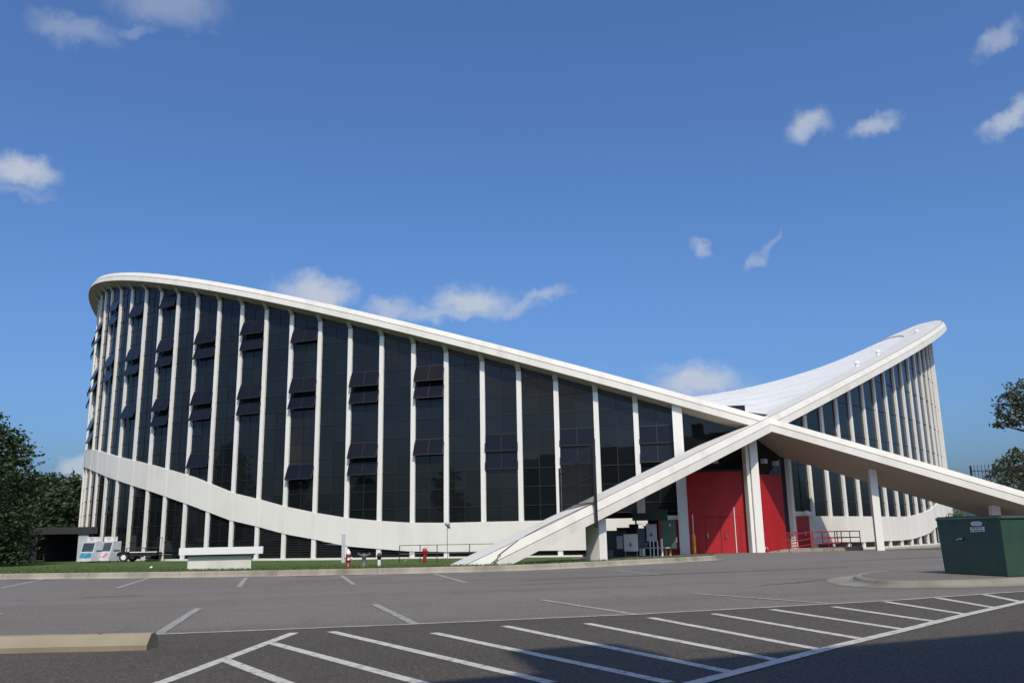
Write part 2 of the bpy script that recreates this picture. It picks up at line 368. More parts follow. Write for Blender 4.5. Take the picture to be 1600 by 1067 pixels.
def glazing(side, s0, s1, zlo, zhi, name='window', inset=.15, cw=.33, levels=GRID, half=True, jitter=.16):
    """glass wall between two columns: panes on a 1.22 m grid with bronze mullions; zlo / zhi are functions of (x, y)"""
    p0, n, e = wall(side, s0, inset); p1, n1, e1 = wall(side, s1, inset)
    d = p1-p0; L = np.linalg.norm(d); d = d/L; p0 = p0+d*cw/2; L -= cw
    nn = np.array([-d[1], d[0]]); nn = nn if nn @ n > 0 else -nn
    P = lambda f: p0+d*L*f
    mb = MB(); cells = [(0., .5), (.5, 1.)] if half else [(0., 1.)]
    flip = np.cross(np.array([*d, 0]), (0, 0, 1)) @ np.array([*nn, 0]) < 0
    def addq(vs, mi):
        mb.poly(vs[::-1] if flip else vs, mi)
    lo0, lo1, hi0, hi1 = zlo(*P(0)), zlo(*P(1)), zhi(*P(0)), zhi(*P(1))
    lo = lambda f: lo0+(lo1-lo0)*f; hi = lambda f: hi0+(hi1-hi0)*f
    lv = [-9]+[z for z in levels]+[60]
    for (a, b) in cells:
        for k in range(len(lv)-1):
            za, zb = max(lv[k], lo(a)), max(lv[k], lo(b)); ta, tb = min(lv[k+1], hi(a)), min(lv[k+1], hi(b))
            if ta <= za+.01 and tb <= zb+.01: continue
            ta, tb = max(ta, za), max(tb, zb)
            j1, j2 = random.gauss(0, jitter)*.006, random.gauss(0, jitter)*.008
            q = lambda f, z, off: (*(P(f)+nn*off), z)
            vs = [q(a, za, -j1-j2), q(b, zb, j1-j2), q(b, tb, j1+j2), q(a, ta, -j1+j2)]
            if ta-za < .011: vs = vs[:3]
            elif tb-zb < .011: vs = [vs[0], vs[1], vs[3]]
            addq(vs, 0)
    mw = .028
    def bar(fa, fb, za0, za1, zb0, zb1):
        A, B = P(fa), P(fb); o = nn*.035; i = -nn*.05
        mb.hexa([(*(A+o), za0), (*(B+o), zb0), (*(B+i), zb0), (*(A+i), za0)], [(*(A+o), za1), (*(B+o), zb1), (*(B+i), zb1), (*(A+i), za1)], 1)
    for z in levels:
        fs = [f for f in np.linspace(0, 1, 41) if lo(f)+.05 < z < hi(f)-.05]
        if len(fs) > 4: bar(fs[0], fs[-1], z-mw, z+mw, z-mw, z+mw)
    bar(0, 1, lo0, lo0+.06, lo1, lo1+.06)
    if half and hi(.5)-lo(.5) > .25: bar(.5-.012, .5+.012, lo(.488)+.06, hi(.488), lo(.512)+.06, hi(.512))
    if name == 'window' and hi0 > 5:
        A, B = P(0), P(1); o = nn*.05; i = -nn*.06
        mb.hexa([(*(A+o), hi0-.42), (*(B+o), hi1-.42), (*(B+i), hi1-.42), (*(A+i), hi0-.42)], [(*(A+o), hi0), (*(B+o), hi1), (*(B+i), hi1), (*(A+i), hi0)], 1)
    ob = mb.build(name, [M_GLASS, M_MULL], AR)
    return ob, P, nn, L, d
def sash(win, P, nn, zb, ang, h=1.2):
    """top hung ventilator standing open"""
    A, B = P(-.015), P(1.015); out = math.sin(ang)*h; drop = math.cos(ang)*h; zt = zb+drop; mb = MB()
    o0, o1 = nn*.06, nn*(.06+out); th = nn*.045
    t1, t2, b1, b2 = (*(A+o0), zt), (*(B+o0), zt), (*(A+o1), zb), (*(B+o1), zb)
    k1 = [np.array(q) for q in (b1, b2, t2, t1)]
    if np.cross(k1[1]-k1[0], k1[3]-k1[0]) @ np.array([*nn, .3]) < 0: k1 = [k1[1], k1[0], k1[3], k1[2]]
    nrm = np.cross(k1[1]-k1[0], k1[3]-k1[0]); nrm /= np.linalg.norm(nrm)
    mb.hexa([q-nrm*.04 for q in k1], k1, 0)
    lerp = lambda u, v: (k1[0]*(1-u)+k1[1]*u)*(1-v)+(k1[3]*(1-u)+k1[2]*u)*v
    for (u0, u1, v0, v1) in ((0, 1, 0, .05), (0, 1, .95, 1), (0, .028, .05, .95), (.972, 1, .05, .95), (.489, .511, .05, .95)):
        q = [lerp(u0, v0), lerp(u1, v0), lerp(u1, v1), lerp(u0, v1)]
        mb.hexa([x-nrm*.05 for x in q], [x+nrm*.014 for x in q], 1)
    return mb.build('awning_sash', [M_SASH, M_MULL], win)

ROWS = {  # bay number on the long facade: heights of the lower edge of each open sash
 0: [20.3,19.1,15.8,14.6,11.1,9.9], 2: [21.3,20.1,16.2,14.95], 4: [20.0,16.15,14.9,11.2], 6: [20.0,16.25,15.05,11.35,10.15],
 8: [16.35,15.15,11.45,10.25,6.55], 10: [16.5,15.3,11.5,10.3], 12: [15.4,11.6,10.4,5.25], 14: [11.65,10.45,6.55,5.35], 16: [11.7,10.5,6.55]}
SHUT = {18: [6.6,5.4], 20: [6.75,5.55], 22: [6.7,5.5]}
TOPA = lambda x, y: soffit(x, y, 1)-.02
TOPB = lambda x, y: soffit(x, y, -1)-.02
for i, s in enumerate(SA): column(1, s)
for i in range(len(SA)-1):
    b = i-OFF_A; s0, s1 = SA[i], SA[i+1]
    top = TOPA
    if b <= 20:
        ob, P, nn, L, d = glazing(1, s0, s1, lambda x, y: band_top(x)-.02, top)
        glazing(1, s0, s1, lambda x, y: BASE+.14, lambda x, y: band_bot(x)+.02, name='lower_window', levels=([-.1+.16*k for k in range(0, 14)] if 11 <= b <= 15 else [1.0, 2.22, 3.44, 4.66, 5.88]), half=b < 13)
    else:
        ob, P, nn, L, d = glazing(1, s0, s1, lambda x, y: 2.35, top)
    for z in ROWS.get(b, []): sash(ob, P, nn, z, R_(random.uniform(16, 21)))
    for z in SHUT.get(b, []): sash(ob, P, nn, z, R_(random.uniform(5, 7.5)))
    if b == -2:
        for z in (19.9, 18.7, 15.0, 13.8): sash(ob, P, nn, z, R_(18))
for s in SB: column(-1, s)
for i in range(len(SB)-1):
    s0, s1 = SB[i], SB[i+1]
    if i == 0: glazing(-1, s0, s1, lambda x, y: 2.26, TOPB)
    else:
        glazing(-1, s0, s1, lambda x, y: band_top(x)-.02, TOPB, half=False, levels=GRID[1::2])
        glazing(-1, s0, s1, lambda x, y: BASE+.16, lambda x, y: min(band_bot(x)+.1, 9), name='lower_window', levels=[1.0, 2.22, 3.44, 4.66, 5.88], half=i > 6)
def band(side, s0, s1, n, top, bot, out=.03, th=.32, name='concrete_band'):
    mb = MB(); rings = []; cols = [c for c in (SA if side > 0 else SB) if min(s0, s1)+.3 < c < max(s0, s1)-.3]
    st = [(q, 0.) for q in np.linspace(s0, s1, n) if all(abs(q-c) > .2 for c in cols)]+[(c+d, h) for c in cols for d, h in ((-.17, 0.), (-.165, .012), (.165, .012), (.17, 0.))]
    st.sort(key=lambda k: k[0], reverse=s1 < s0)
    for s, hh in st:
        p, nv, e = wall(side, s); a = p+nv*(out+hh); b = p-nv*th; x = p[0]
        rings.append([(*a, bot(x)), (*a, top(x)), (*b, top(x)), (*b, bot(x))])
    mb.sweep(rings if side > 0 else rings, cap=True); return mb.build(name, M_BAND, AR)
band(1, SA[0], 59.1, 90, band_top, band_bot)
band(-1, 61.9+.0, SB[-1], 80, band_top, lambda x: band_bot(x)+.08)
# sill under the lower windows
for side, a, b in ((1, SA[0], 57.5), (-1, 61.6, SB[-1])):
    band(side, a, b, 70, lambda x: BASE+.16, lambda x: BASE-.2, out=.05, th=.4, name='sill')
# end of the long band: stepped underside above the service recess
mb = MB()
for (s0, s1, zb) in ((59.1, 59.75, 1.12), (59.75, 60.55, 1.42), (60.55, 61.45, 1.62), (61.45, 61.75, 1.5)):
    p0, n0, e = wall(1, s0); p1, n1, e = wall(1, s1); q = [p0+n0*.03, p1+n1*.03, p1-n1*.32, p0-n0*.32]
    mb.hexa([(*k, zb) for k in q], [(*k, 2.0) for k in q])
mb.build('stepped_wall', M_BAND, AR)
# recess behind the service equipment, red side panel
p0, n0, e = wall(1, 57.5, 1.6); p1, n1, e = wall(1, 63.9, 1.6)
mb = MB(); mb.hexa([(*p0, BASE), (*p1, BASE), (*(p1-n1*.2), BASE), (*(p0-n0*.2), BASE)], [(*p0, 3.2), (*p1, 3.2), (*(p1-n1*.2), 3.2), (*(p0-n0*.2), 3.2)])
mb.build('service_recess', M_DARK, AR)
p0, n0, e = wall(1, 62.4, .3); p1, n1, e = wall(1, 63.8, .3)
MB().hexa([(*p0, BASE), (*p1, BASE), (*(p1-n1*.1), BASE), (*(p0-n0*.1), BASE)], [(*p0, 1.85), (*p1, 1.85), (*(p1-n1*.1), 1.85), (*(p0-n0*.1), 1.85)]).build('side_panel', M_RED, AR)
MB().hexa([(*(p0+n0*.1), 1.85), (*(p1+n1*.1), 1.85), (*(p1-n1*.1), 1.85), (*(p0-n0*.1), 1.85)], [(*(p0+n0*.1), 2.12), (*(p1+n1*.1), 2.12), (*(p1-n1*.1), 2.12), (*(p0-n0*.1), 2.12)]).build('lintel', M_BAND, AR)

# entrance under the crossing -------------------------------------------------
pa, na, ea = wall(1, 63.94); pb, nb, eb = wall(-1, 64.54); pc = np.array([-.9, -45.83])
def along(p, q, f, out=0.):
    d = q-p; L = np.linalg.norm(d); n = np.array([d[1], -d[0]])/L; return p+d*f+n*out
def slab(p, q, f0, f1, z0, z1, out, th, name, m, parent=AR, z0b=None):
    a, b = along(p, q, f0, out), along(p, q, f1, out); c, d = along(p, q, f1, out-th), along(p, q, f0, out-th)
    return MB().hexa([(*a, z0), (*b, z0 if z0b is None else z0b), (*c, z0 if z0b is None else z0b), (*d, z0)], [(*a, z1), (*b, z1), (*c, z1), (*d, z1)]).build(name, m, parent)
# thick column at the west jamb and the paired column in the middle
q = pa; MB().box((q[0]+.02, q[1]-.08, 4.3), (.62, .9, 9.5), math.atan2(ea[1], ea[0])).build('entrance_pier', M_COL, AR)
for dx in (-.33, .08):
    zz = soffit(dx, pc[1], 1)-.1
    w = .22 if dx < 0 else .54
    MB().box((pc[0]+dx, pc[1]-.1-(dx > 0)*.12, (BASE+zz)/2), (w, .42, zz-BASE)).build('entrance_column', M_COL, AR)
big = slab(pa, pc, .03, .95, -.40, 4.85, -.25, .12, 'door_panel', M_RED)
door_seams = MB()
for k, (f0, f1) in enumerate(((.32, .525), (.532, .80))):
    lf = slab(pa, pc, f0, f1, -.24, 1.95, -.235, .06, 'door_leaf', M_RED, big)
    f = .27 if k == 0 else .60
M_SEAM = mat('door_gap', (.05, .006, .007), .8)
for (f0, f1, z0_, z1_) in ((.318, .802, 1.945, 1.97), (.316, .321, -.24, 1.945), (.526, .531, -.24, 1.945), (.799, .804, -.24, 1.945)): slab(pa, pc, f0, f1, z0_, z1_, -.232, .02, 'door_gap', M_SEAM, big)
for f in (.345, .60):
    a = along(pa, pc, f, -.16); MB().box((*a, .82), (.07, .06, .32), 0).build('door_handle', M_CHROME, big)
for f, z1 in ((.145, 2.15), (.735, 2.55)):
    a = along(pa, pc, f, -.2); MB().tube([(*a, -.3), (*a, z1)], .03).build('door_bar', M_PWHITE, big)
tr = slab(pa, pc, .0, 1.0, 4.85, 9.0, -.35, .08, 'transom_panel', M_GLASS)
slab(pa, pc, .03, .95, 4.80, 4.93, -.2, .1, 'door_head', M_DARK)
E0 = (pb-pc)/np.linalg.norm(pb-pc)
rd = slab(pc, pb, .05, .83, -.40, 4.62, -.22, .12, 'rolling_door', M_RED)
mb = MB()
for z in np.arange(-.2, 4.6, .16):
    a, b = along(pc, pb, .15, -.215), along(pc, pb, .82, -.215); mb.hexa([(*a, z), (*b, z), (*(b+.0), z+.02), (*(a+.0), z+.02)], [(*a, z+.02), (*b, z+.02), (*(b+np.array([.02, .04])), z+.06), (*(a+np.array([.02, .04])), z+.06)])
a = along(pc, pb, .30, -.18); MB().tube([(a[0]-.16*math.cos(k)*E0[0], a[1]-.16*math.cos(k)*E0[1], -.12+.16*math.sin(k)) for k in np.linspace(0, math.pi, 9)], .018, 6).build('pull_handle', M_PWHITE, rd)
slab(pc, pb, .0, 1.0, 4.62, 8.6, -.3, .08, 'transom_panel', M_GLASS)
slab(pc, pb, .82, 1.0, -.40, 4.62, -.3, .1, 'door_jamb', M_DARK)
for p_, q_, f, z in ((pa, pc, .52, 5.45), (pc, pb, .38, 5.45), (pc, pb, .66, 5.35)):
    a = along(p_, q_, f, -.1); o = MB().box((*a, z), (.34, .3, .3), math.atan2((q_-p_)[1], (q_-p_)[0])).box((a[0], a[1]+.12, z-.02), (.1, .35, .1)).build('wall_light', M_GREYBOX, AR)
# small service door on the short facade
ps, ns, es = wall(-1, 61.9)
sdr = slab(pb, ps, .11, .80, -.25, 1.98, -.14, .12, 'service_door', M_RED)
a = along(pb, ps, .55, -.12); MB().box((*a, .85), (.06, .06, .3)).build('door_handle', M_CHROME, sdr)
slab(pb, ps, .08, .94, 1.98, 2.28, -.06, .3, 'lintel', M_BAND)
slab(pb, ps, .80, .95, -.42, 1.98, -.1, .3, 'door_surround', M_BAND)
a = along(pb, ps, .52, .12); MB().lathe((a[0], a[1], 2.12), [(.28, -.02), (.28, .04), (.2, .16), (.06, .22)], 14).build('wall_light', M_PWHITE, AR)
# posts under the legs
def arch_post(side, t, a, w, d, name='leg_post', rz=0., zb=BASE):
    q = arch_pt(t, side, a, -.45); zt = q[2]
    MB().box((q[0], q[1], (zb+zt)/2), (w, d, zt-zb), rz).build(name, M_COL, AR)
    return q
arch_post(-1, 53.36, -1.1, .55, .95, rz=R_(25))
arch_post(1, 49.86, -1.8, .42, .62, rz=R_(-28), zb=-.31)
arch_post(1, 52.66, -1.8, .50, .62, rz=R_(-28))
# short bracket stub hanging below the leg next to the service gear
MB().box((-9.0, -46.95, 3.0), (.42, .5, 1.6), R_(-30)).build('stub_beam', M_COL, AR)
# lightning / drain cable that runs down the leg, and the conduit on the leg fascia
def legline(pts, r, name, m):
    P = [arch_pt(t, -1, a, b) for t, a, b in pts]; MB().tube(P, r, 6).build(name, m, AR)
legline([(53.62, -.10, .44), (54.1, -.35, .45), (54.7, -.40, .45), (55.2, -.22, .44), (55.6, -.1, .36), (55.95, -.04, .2), (56.0, .02, .05), (56.15, .03, -.1)], .017, 'drain_cable', M_BLACK)
legline([(55.9, -.03, .16), (56.25, .02, -.05)], .012, 'drain_cable', M_BLACK)

# fences that bar the legs ------------------------------------------------------
def leg_fence(side, p_out, p_in, z0, z1, ztop0, ztop1, label, n=34):
    f = thing('picket_fence', label, 'fence', (*p_out, z0))
    MB().box((*p_out, (z0-1.0+ztop0)/2), (.13, .13, ztop0-z0+1.0)).build('post', M_BLACK, f)
    MB().box((*p_in, (z1-.3+ztop1)/2), (.09, .09, ztop1-z1+.3)).build('post', M_BLACK, f)
    p_out, p_in = np.array(p_out), np.array(p_in); mb = MB(); L = np.linalg.norm(p_in-p_out)
    for k in range(1, n):
        u = k/n; q = p_out+(p_in-p_out)*u; zb = z0+(z1-z0)*u+.05; zt = ztop0+(ztop1-ztop0)*u
        mb.box((*q, (zb+zt)/2), (.026, .026, zt-zb))
        mb.add([(q[0]-.02, q[1], zt), (q[0]+.02, q[1], zt), (q[0], q[1], zt+.08)], [(0, 1, 2)])
    mb.build('picket', M_BLACK, f)
    mb = MB()
    for dz in (.25, -.35):
        base0, base1 = (z0, z1) if dz > 0 else (ztop0, ztop1)
        mb.tube([(*p_out, base0+dz), (*p_in, base1+dz)], .022, 6)
    mb.tube([(*p_out, (z0+ztop0)/2), (*p_in, (z1+ztop1)/2)], .022, 6)
    mb.build('rail', M_BLACK, f)
leg_fence(-1, (-14.55, -53.9), (-14.85, -49.4), 2.35, 2.3, 5.45, 4.6, 'black steel picket fence across the left arch leg in front of the glass wall')
leg_fence(1, (14.5, -54.0), (13.2, -48.9), 2.3, 2.6, 4.75, 4.9, 'black steel picket fence across the right arch leg beside leafy branches', 22)

# ------------------------------------------------------------------ ground
CURB = [(-75,-46),(-55,-55.0),(-45,-60.2),(-38.24,-63.6),(-36.24,-64.58),(-34.29,-65.6),(-30.56,-67.1),(-26.84,-68.0),(-25.01,-68.4),(-23.07,-68.55),(-20.63,-67.7),(-17.76,-66.2),(-14.6,-64.7),(-13.6,-64.0)]
def z_asph(x, y):
    zl = np.interp(y-np.interp(x, *zip(*CURB)), [1.0, 6, 20], [0, -.3, -.6]); zd = np.interp(y, [-66, -45, -40], [0, -.30, -.42])+.05*np.exp(-((x+1)/5)**2-((y+45)/4)**2)
    w = sstep(-17, -11, x); return float(zl*(1-w)+zd*w)
def asphalt(name, c1, c2, grain, grit):
    m = bpy.data.materials.new(name); m.use_nodes = True; t = m.node_tree; b = t.nodes['Principled BSDF']; b.inputs['Roughness'].default_value = .85; b.inputs['Specular IOR Level'].default_value = .25
    tcn = t.nodes.new('ShaderNodeTexCoord')
    def nz(scale, detail, st=None, rough=.6):
        n = t.nodes.new('ShaderNodeTexNoise'); n.inputs['Scale'].default_value = scale; n.inputs['Detail'].default_value = detail; n.inputs['Roughness'].default_value = rough
        v = tcn.outputs['Object']
        if st: mp = t.nodes.new('ShaderNodeMapping'); mp.inputs['Scale'].default_value = st; mp.inputs['Rotation'].default_value = (0, 0, .12); t.links.new(v, mp.inputs[0]); v = mp.outputs[0]
        t.links.new(v, n.inputs['Vector']); return n.outputs['Fac']
    def mr(x, a, bb, c, d):
        q = t.nodes.new('ShaderNodeMapRange'); q.inputs[1].default_value = a; q.inputs[2].default_value = bb; q.inputs[3].default_value = c; q.inputs[4].default_value = d; t.links.new(x, q.inputs[0]); return q.outputs[0]
    def mix(f, a, bb, mode='MIX'):
        q = t.nodes.new('ShaderNodeMix'); q.data_type = 'RGBA'; q.blend_type = mode
        if isinstance(f, float): q.inputs[0].default_value = f
        else: t.links.new(f, q.inputs[0])
        for k, x in ((6, a), (7, bb)):
            if isinstance(x, tuple): q.inputs[k].default_value = (*x, 1)
            else: t.links.new(x, q.inputs[k])
        return q.outputs[2]
    col = mix(mr(nz(.16, 6), .35, .65, 0, 1), c1, c2)
    col = mix(mr(nz(.5, 4, (.14, 1.2, 1)), .50, .72, 0, .65), col, tuple(x*.72 for x in c1))       # tyre-worn lanes
    col = mix(mr(nz(1.7, 6), .57, .72, 0, .45), col, tuple(x*.5 for x in c1))                     # oil stains
    col = mix(mr(nz(grain, 3, rough=.8), .53, .62, 0, grit*.8), col, tuple(min(1, x*2.4) for x in c1))
    col = mix(mr(nz(grain*1.7, 2, rough=.8), .53, .62, 0, grit*.8), col, tuple(x*.4 for x in c1))
    t.links.new(col, b.inputs['Base Color'])
    bp = t.nodes.new('ShaderNodeBump'); bp.inputs['Strength'].default_value = .5; bp.inputs['Distance'].default_value = .012
    t.links.new(nz(grain*.8, 4, rough=.75), bp.inputs['Height']); t.links.new(bp.outputs[0], b.inputs['Normal'])
    return m
M_ASPH = asphalt('old_asphalt', (.145, .130, .113), (.170, .153, .135), 22, .6)
M_ASPH2 = asphalt('coarse_asphalt', (.070, .061, .051), (.089, .078, .066), 26, .95)
M_SOIL = mat('dry_ground', (.10, .12, .06), .9, col2=(.17, .16, .11), vscale=.05)
mb = MB(); mb.poly([(-3000, -3000, -.9), (3000, -3000, -.9), (3000, 3000, -.9), (-3000, 3000, -.9)])
struct(mb.build('ground', M_SOIL))
xs = np.concatenate([np.arange(-110, -22, 4), np.arange(-22, -8, 1.), np.arange(-8, 30, 2), np.arange(30, 111, 5)]); ys = np.concatenate([np.arange(-140, -68, 6), np.arange(-68, -36, 1.5), np.arange(-36, 60, 8)])
mb = MB(); mb.sweep([[(x, y, z_asph(x, y)) for x in xs] for y in ys], closed=False)
struct(mb.build('parking_lot', M_ASPH))
# nearer, coarser surface with the long joint between the two pours
SEAM = [(-75, -83.9), (-31.58, -83.45), (-28.96, -83.60), (-25.54, -83.65), (-23.48, -83.49), (-21.16, -83.29), (-18.16, -82.73), (-14, -82.2), (30, -80.5)]
mb = MB(); mb.sweep([[(x, y, .004), (x, -125, .004)] for x, y in SEAM], closed=False); struct(mb.build('near_asphalt', M_ASPH2))
def strip(pts, w, z, mb):
    pts = [np.array(q, float) for q in pts]; rg = []
    for i, q in enumerate(pts):
        d = pts[min(i+1, len(pts)-1)]-pts[max(i-1, 0)]; d /= np.linalg.norm(d); n = np.array([-d[1], d[0]])*w/2
        rg.append([(*(q+n), z), (*(q-n), z)])
    mb.sweep(rg, closed=False); return mb
M_JOINT = mat('joint_grit', (.42, .39, .33), .9, var=.4, vscale=3)
mb = MB(); dens = []
for i in range(len(SEAM)-1):
    for u in np.linspace(0, 1, 12, endpoint=False):
        dens.append((SEAM[i][0]*(1-u)+SEAM[i+1][0]*u, SEAM[i][1]*(1-u)+SEAM[i+1][1]*u+random.gauss(0, .006)))
struct(strip(dens, .10, .009, mb).build('asphalt_joint', M_JOINT))
def paint_mat(name, col, wear, under):
    m = mat(name, col, .7); t = m.node_tree; b = t.nodes['Principled BSDF']; tcn = t.nodes.new('ShaderNodeTexCoord')
    n = t.nodes.new('ShaderNodeTexNoise'); n.inputs['Scale'].default_value = 9; n.inputs['Detail'].default_value = 8; n.inputs['Roughness'].default_value = .75; t.links.new(tcn.outputs['Object'], n.inputs['Vector'])
    q = t.nodes.new('ShaderNodeMapRange'); q.inputs[1].default_value = .5-wear*.28; q.inputs[2].default_value = .62-wear*.2; t.links.new(n.outputs['Fac'], q.inputs[0])
    x = t.nodes.new('ShaderNodeMix'); x.data_type = 'RGBA'; x.inputs[6].default_value = (*col, 1); x.inputs[7].default_value = (*under, 1)
    q2 = t.nodes.new('ShaderNodeMath'); q2.operation = 'MULTIPLY'; q2.inputs[1].default_value = .85; t.links.new(q.outputs[0], q2.inputs[0])
    t.links.new(q2.outputs[0], x.inputs[0]); t.links.new(x.outputs[2], b.inputs['Base Color']); return m
M_PAINT = paint_mat('white_road_paint', (.52, .50, .45), .0, (.2, .19, .18))
M_PAINT_OLD = paint_mat('worn_road_paint', (.41, .385, .35), .35, (.17, .16, .155))
HATCH = [[(-31.15,-87.26),(-30.05,-83.98)],[(-30.31,-84.95),(-29.28,-88.06),(-28.6,-90.1)],[(-29.63,-84.05),(-28.37,-88.43)],[(-28.54,-84.71),(-27.57,-88.75)],[(-27.6,-84.32),(-26.92,-88.47)],
 [(-26.6,-84.47),(-26.24,-88.08)],[(-25.61,-84.14),(-25.53,-87.63)],[(-24.64,-84.03),(-24.69,-87.09)],[(-23.62,-83.78),(-23.75,-86.55)],[(-22.64,-83.82),(-22.88,-86.05)],
 [(-21.46,-83.42),(-21.97,-85.61)],[(-20.33,-83.2),(-20.95,-84.97)],[(-19.2,-82.95),(-19.92,-84.41)],[(-18.1,-82.85),(-18.9,-83.9)],[(-30.75,-86.1),(-30.27,-87.62),(-29.9,-88.8)],[(-31.15,-87.26),(-32.6,-91.5)]]
for k_, h in enumerate(HATCH): struct(strip(h, .115, .0065+.0004*(k_ % 4)+(.002 if k_ > 13 else 0), MB()).build('hatch_line', M_PAINT))
struct(strip([(-28.4,-89.4),(-27.35,-88.81),(-26.43,-88.24),(-25.34,-87.56),(-24.0,-86.78),(-22.18,-85.69),(-19.92,-84.41),(-17.5,-83.0)], .13, .0105, MB()).build('hatch_edge_line', M_PAINT))
STALL = [[(-36.83,-64.5),(-36.65,-69.91)],[(-33.66,-66.3),(-33.73,-71.77)],[(-30.83,-67.7),(-30.92,-73.0)],[(-28.16,-68.3),(-28.32,-73.52)],[(-25.53,-68.9),(-25.79,-74.28)],
 [(-20.4,-70.27),(-20.5,-73.5)],[(-31.4,-79.37),(-31.59,-83.38)],[(-28.63,-80.0),(-28.56,-83.55)],[(-25.9,-80.43),(-25.59,-83.6)],[(-23.03,-80.33),(-22.34,-83.3)],[(-34.4,-78.85),(-34.5,-83.4)]]
for h in STALL: struct(strip(h, .12, .006, MB()).build('stall_line', M_PAINT_OLD))
# tar-sealed cracks and small stains
M_TAR = mat('crack_tar', (.055, .052, .05), .6, var=.4, vscale=8)
for (x0, y0, x1, y1, w) in ((-24.5,-74.2,-14,-72.6,.22),(-30,-71.2,-27.2,-71.0,.12),(-21,-79.0,-17.5,-77.6,.12),(-34,-75.2,-32.7,-75.1,.10),(-13,-69,-2,-66.5,.16),(-31.3,-86.1,-30.4,-86.3,.03),(-26,-76,-22.8,-75.6,.06)):
    P_ = [(x0+(x1-x0)*u+random.gauss(0, .03), y0+(y1-y0)*u+random.gauss(0, .05)) for u in np.linspace(0, 1, 24)]; mb = MB(); rg_ = []
    for i, q in enumerate(P_):
        hw = w*.5*math.sin(math.pi*(i+.5)/24)**.5*random.uniform(.4, 1); rg_.append([(q[0], q[1]+hw, z_asph(*q)+.0035), (q[0], q[1]-hw, z_asph(*q)+.0035)])
    mb.sweep(rg_, closed=False); struct(mb.build('crack_seal', M_TAR))
# curb and gutter of the lawn
def resample(pts, step):
    pts = np.array(pts, float); s = np.concatenate([[0], np.cumsum(np.hypot(*np.diff(pts, axis=0).T))]); q = np.arange(0, s[-1], step)
    o = np.stack([np.interp(q, s, pts[:, 0]), np.interp(q, s, pts[:, 1])], 1)
    for _ in range(3): o[1:-1] = (o[:-2]+2*o[1:-1]+o[2:])/4
    return o
cp = resample(CURB, .6)
cp = np.concatenate([cp, [(-13.75+.35*math.cos(a), -63.55+.4*math.sin(a)) for a in np.linspace(-.9, 1.6, 7)], [(-13.9, -62.7)]])
def curb(pts, side, name, prof, gap=3.05):
    rg = []; objs = []
    for i, q in enumerate(pts):
        d = pts[min(i+1, len(pts)-1)]-pts[max(i-1, 0)]; d = d/np.linalg.norm(d); n = np.array([-d[1], d[0]])*side
        rg.append([(*(q+n*a), z) for a, z in prof])
    mb = MB(); mb.sweep(rg, closed=False); return mb, rg
PROF = [(-.30, .005), (.0, .012), (.03, .05), (.055, .15), (.085, .17), (.22, .17), (.24, .0)]
mb, rg = curb(cp, 1, 'curb', PROF)
struct(mb.build('curb', M_CONC))
mb = MB()                                                       # contraction joints, dark saw cuts set across the curb
for i in range(3, len(rg)-6, 5):
    q0 = [np.array(k) for k in rg[i]]; d = np.array([*(cp[i+1]-cp[i]), 0]); d /= np.linalg.norm(d)
    mb.sweep([[k+d*w+np.array((0, 0, .003)) for k in q0[1:6]] for w in (-.009, .009)], closed=False)
struct(mb.build('curb_joint', M_GROOVE))
# lawn
BK = [(-95, 10), (-62, 12), (-47, 4), (-43, -6), (-36, -18), (-26, -28), (-17, -35), (-11, -40), (-6.5, -43.2), (-5.2, -43.9)]
NB = 120; fr = cp[np.linspace(0, len(cp)-5, NB).astype(int)]
fr = np.array([q+np.array([0, .0]) for q in fr]); bk = np.array(BK, float); sb = np.linspace(0, 1, len(BK)); 
bx = np.interp(np.linspace(0, 1, NB), np.array([0, .12, .25, .33, .42, .55, .68, .80, .93, 1.0]), bk[:, 0]); by = np.interp(np.linspace(0, 1, NB), np.array([0, .12, .25, .33, .42, .55, .68, .80, .93, 1.0]), bk[:, 1])
def lawn_z(x, d):
    zl = np.interp(d, [0, .4, 4, 8, 14, 20, 26], [.155, .15, .04, -.07, -.21, -.33, -.40]); zr = np.interp(d, [0, .4, 4, 9, 14, 20], [.155, .14, .0, -.17, -.34, -.36])
    w = sstep(-26, -21, x); return float(zl*(1-w)+zr*w)
mb = MB(); LG = []
for i in range(NB):
    f = fr[i]+np.array([0, .20]); b = np.array([bx[i], by[i]]); L = np.linalg.norm(b-f)
    LG.append([(*(f+(b-f)*v), lawn_z((f+(b-f)*v)[0], L*v)) for v in np.concatenate([np.linspace(0, .12, 8), np.linspace(.14, 1, 36)])])
LG.append([(x+.02, y+.02, z-.5) for x, y, z in LG[-1]])
mb.sweep(LG, closed=False)
M_LAWN = mat('mown_grass', (.050, .090, .022), .9, col2=(.085, .120, .040), vscale=.7, bump=.9, bscale=60, spec=.15)
struct(mb.build('lawn', M_LAWN))
def lawn_at(x, y):
    j = int(np.argmin(np.hypot(fr[:, 0]-x, (fr[:, 1]-y)*.15))); return lawn_z(x, max(0, np.min(np.hypot(cp[:, 0]-x, cp[:, 1]-y))-.2))
M_BLADE = mat('grass_blades', (.060, .105, .026), .8, col2=(.095, .130, .045), vscale=.9, spec=.2)
mb = MB()
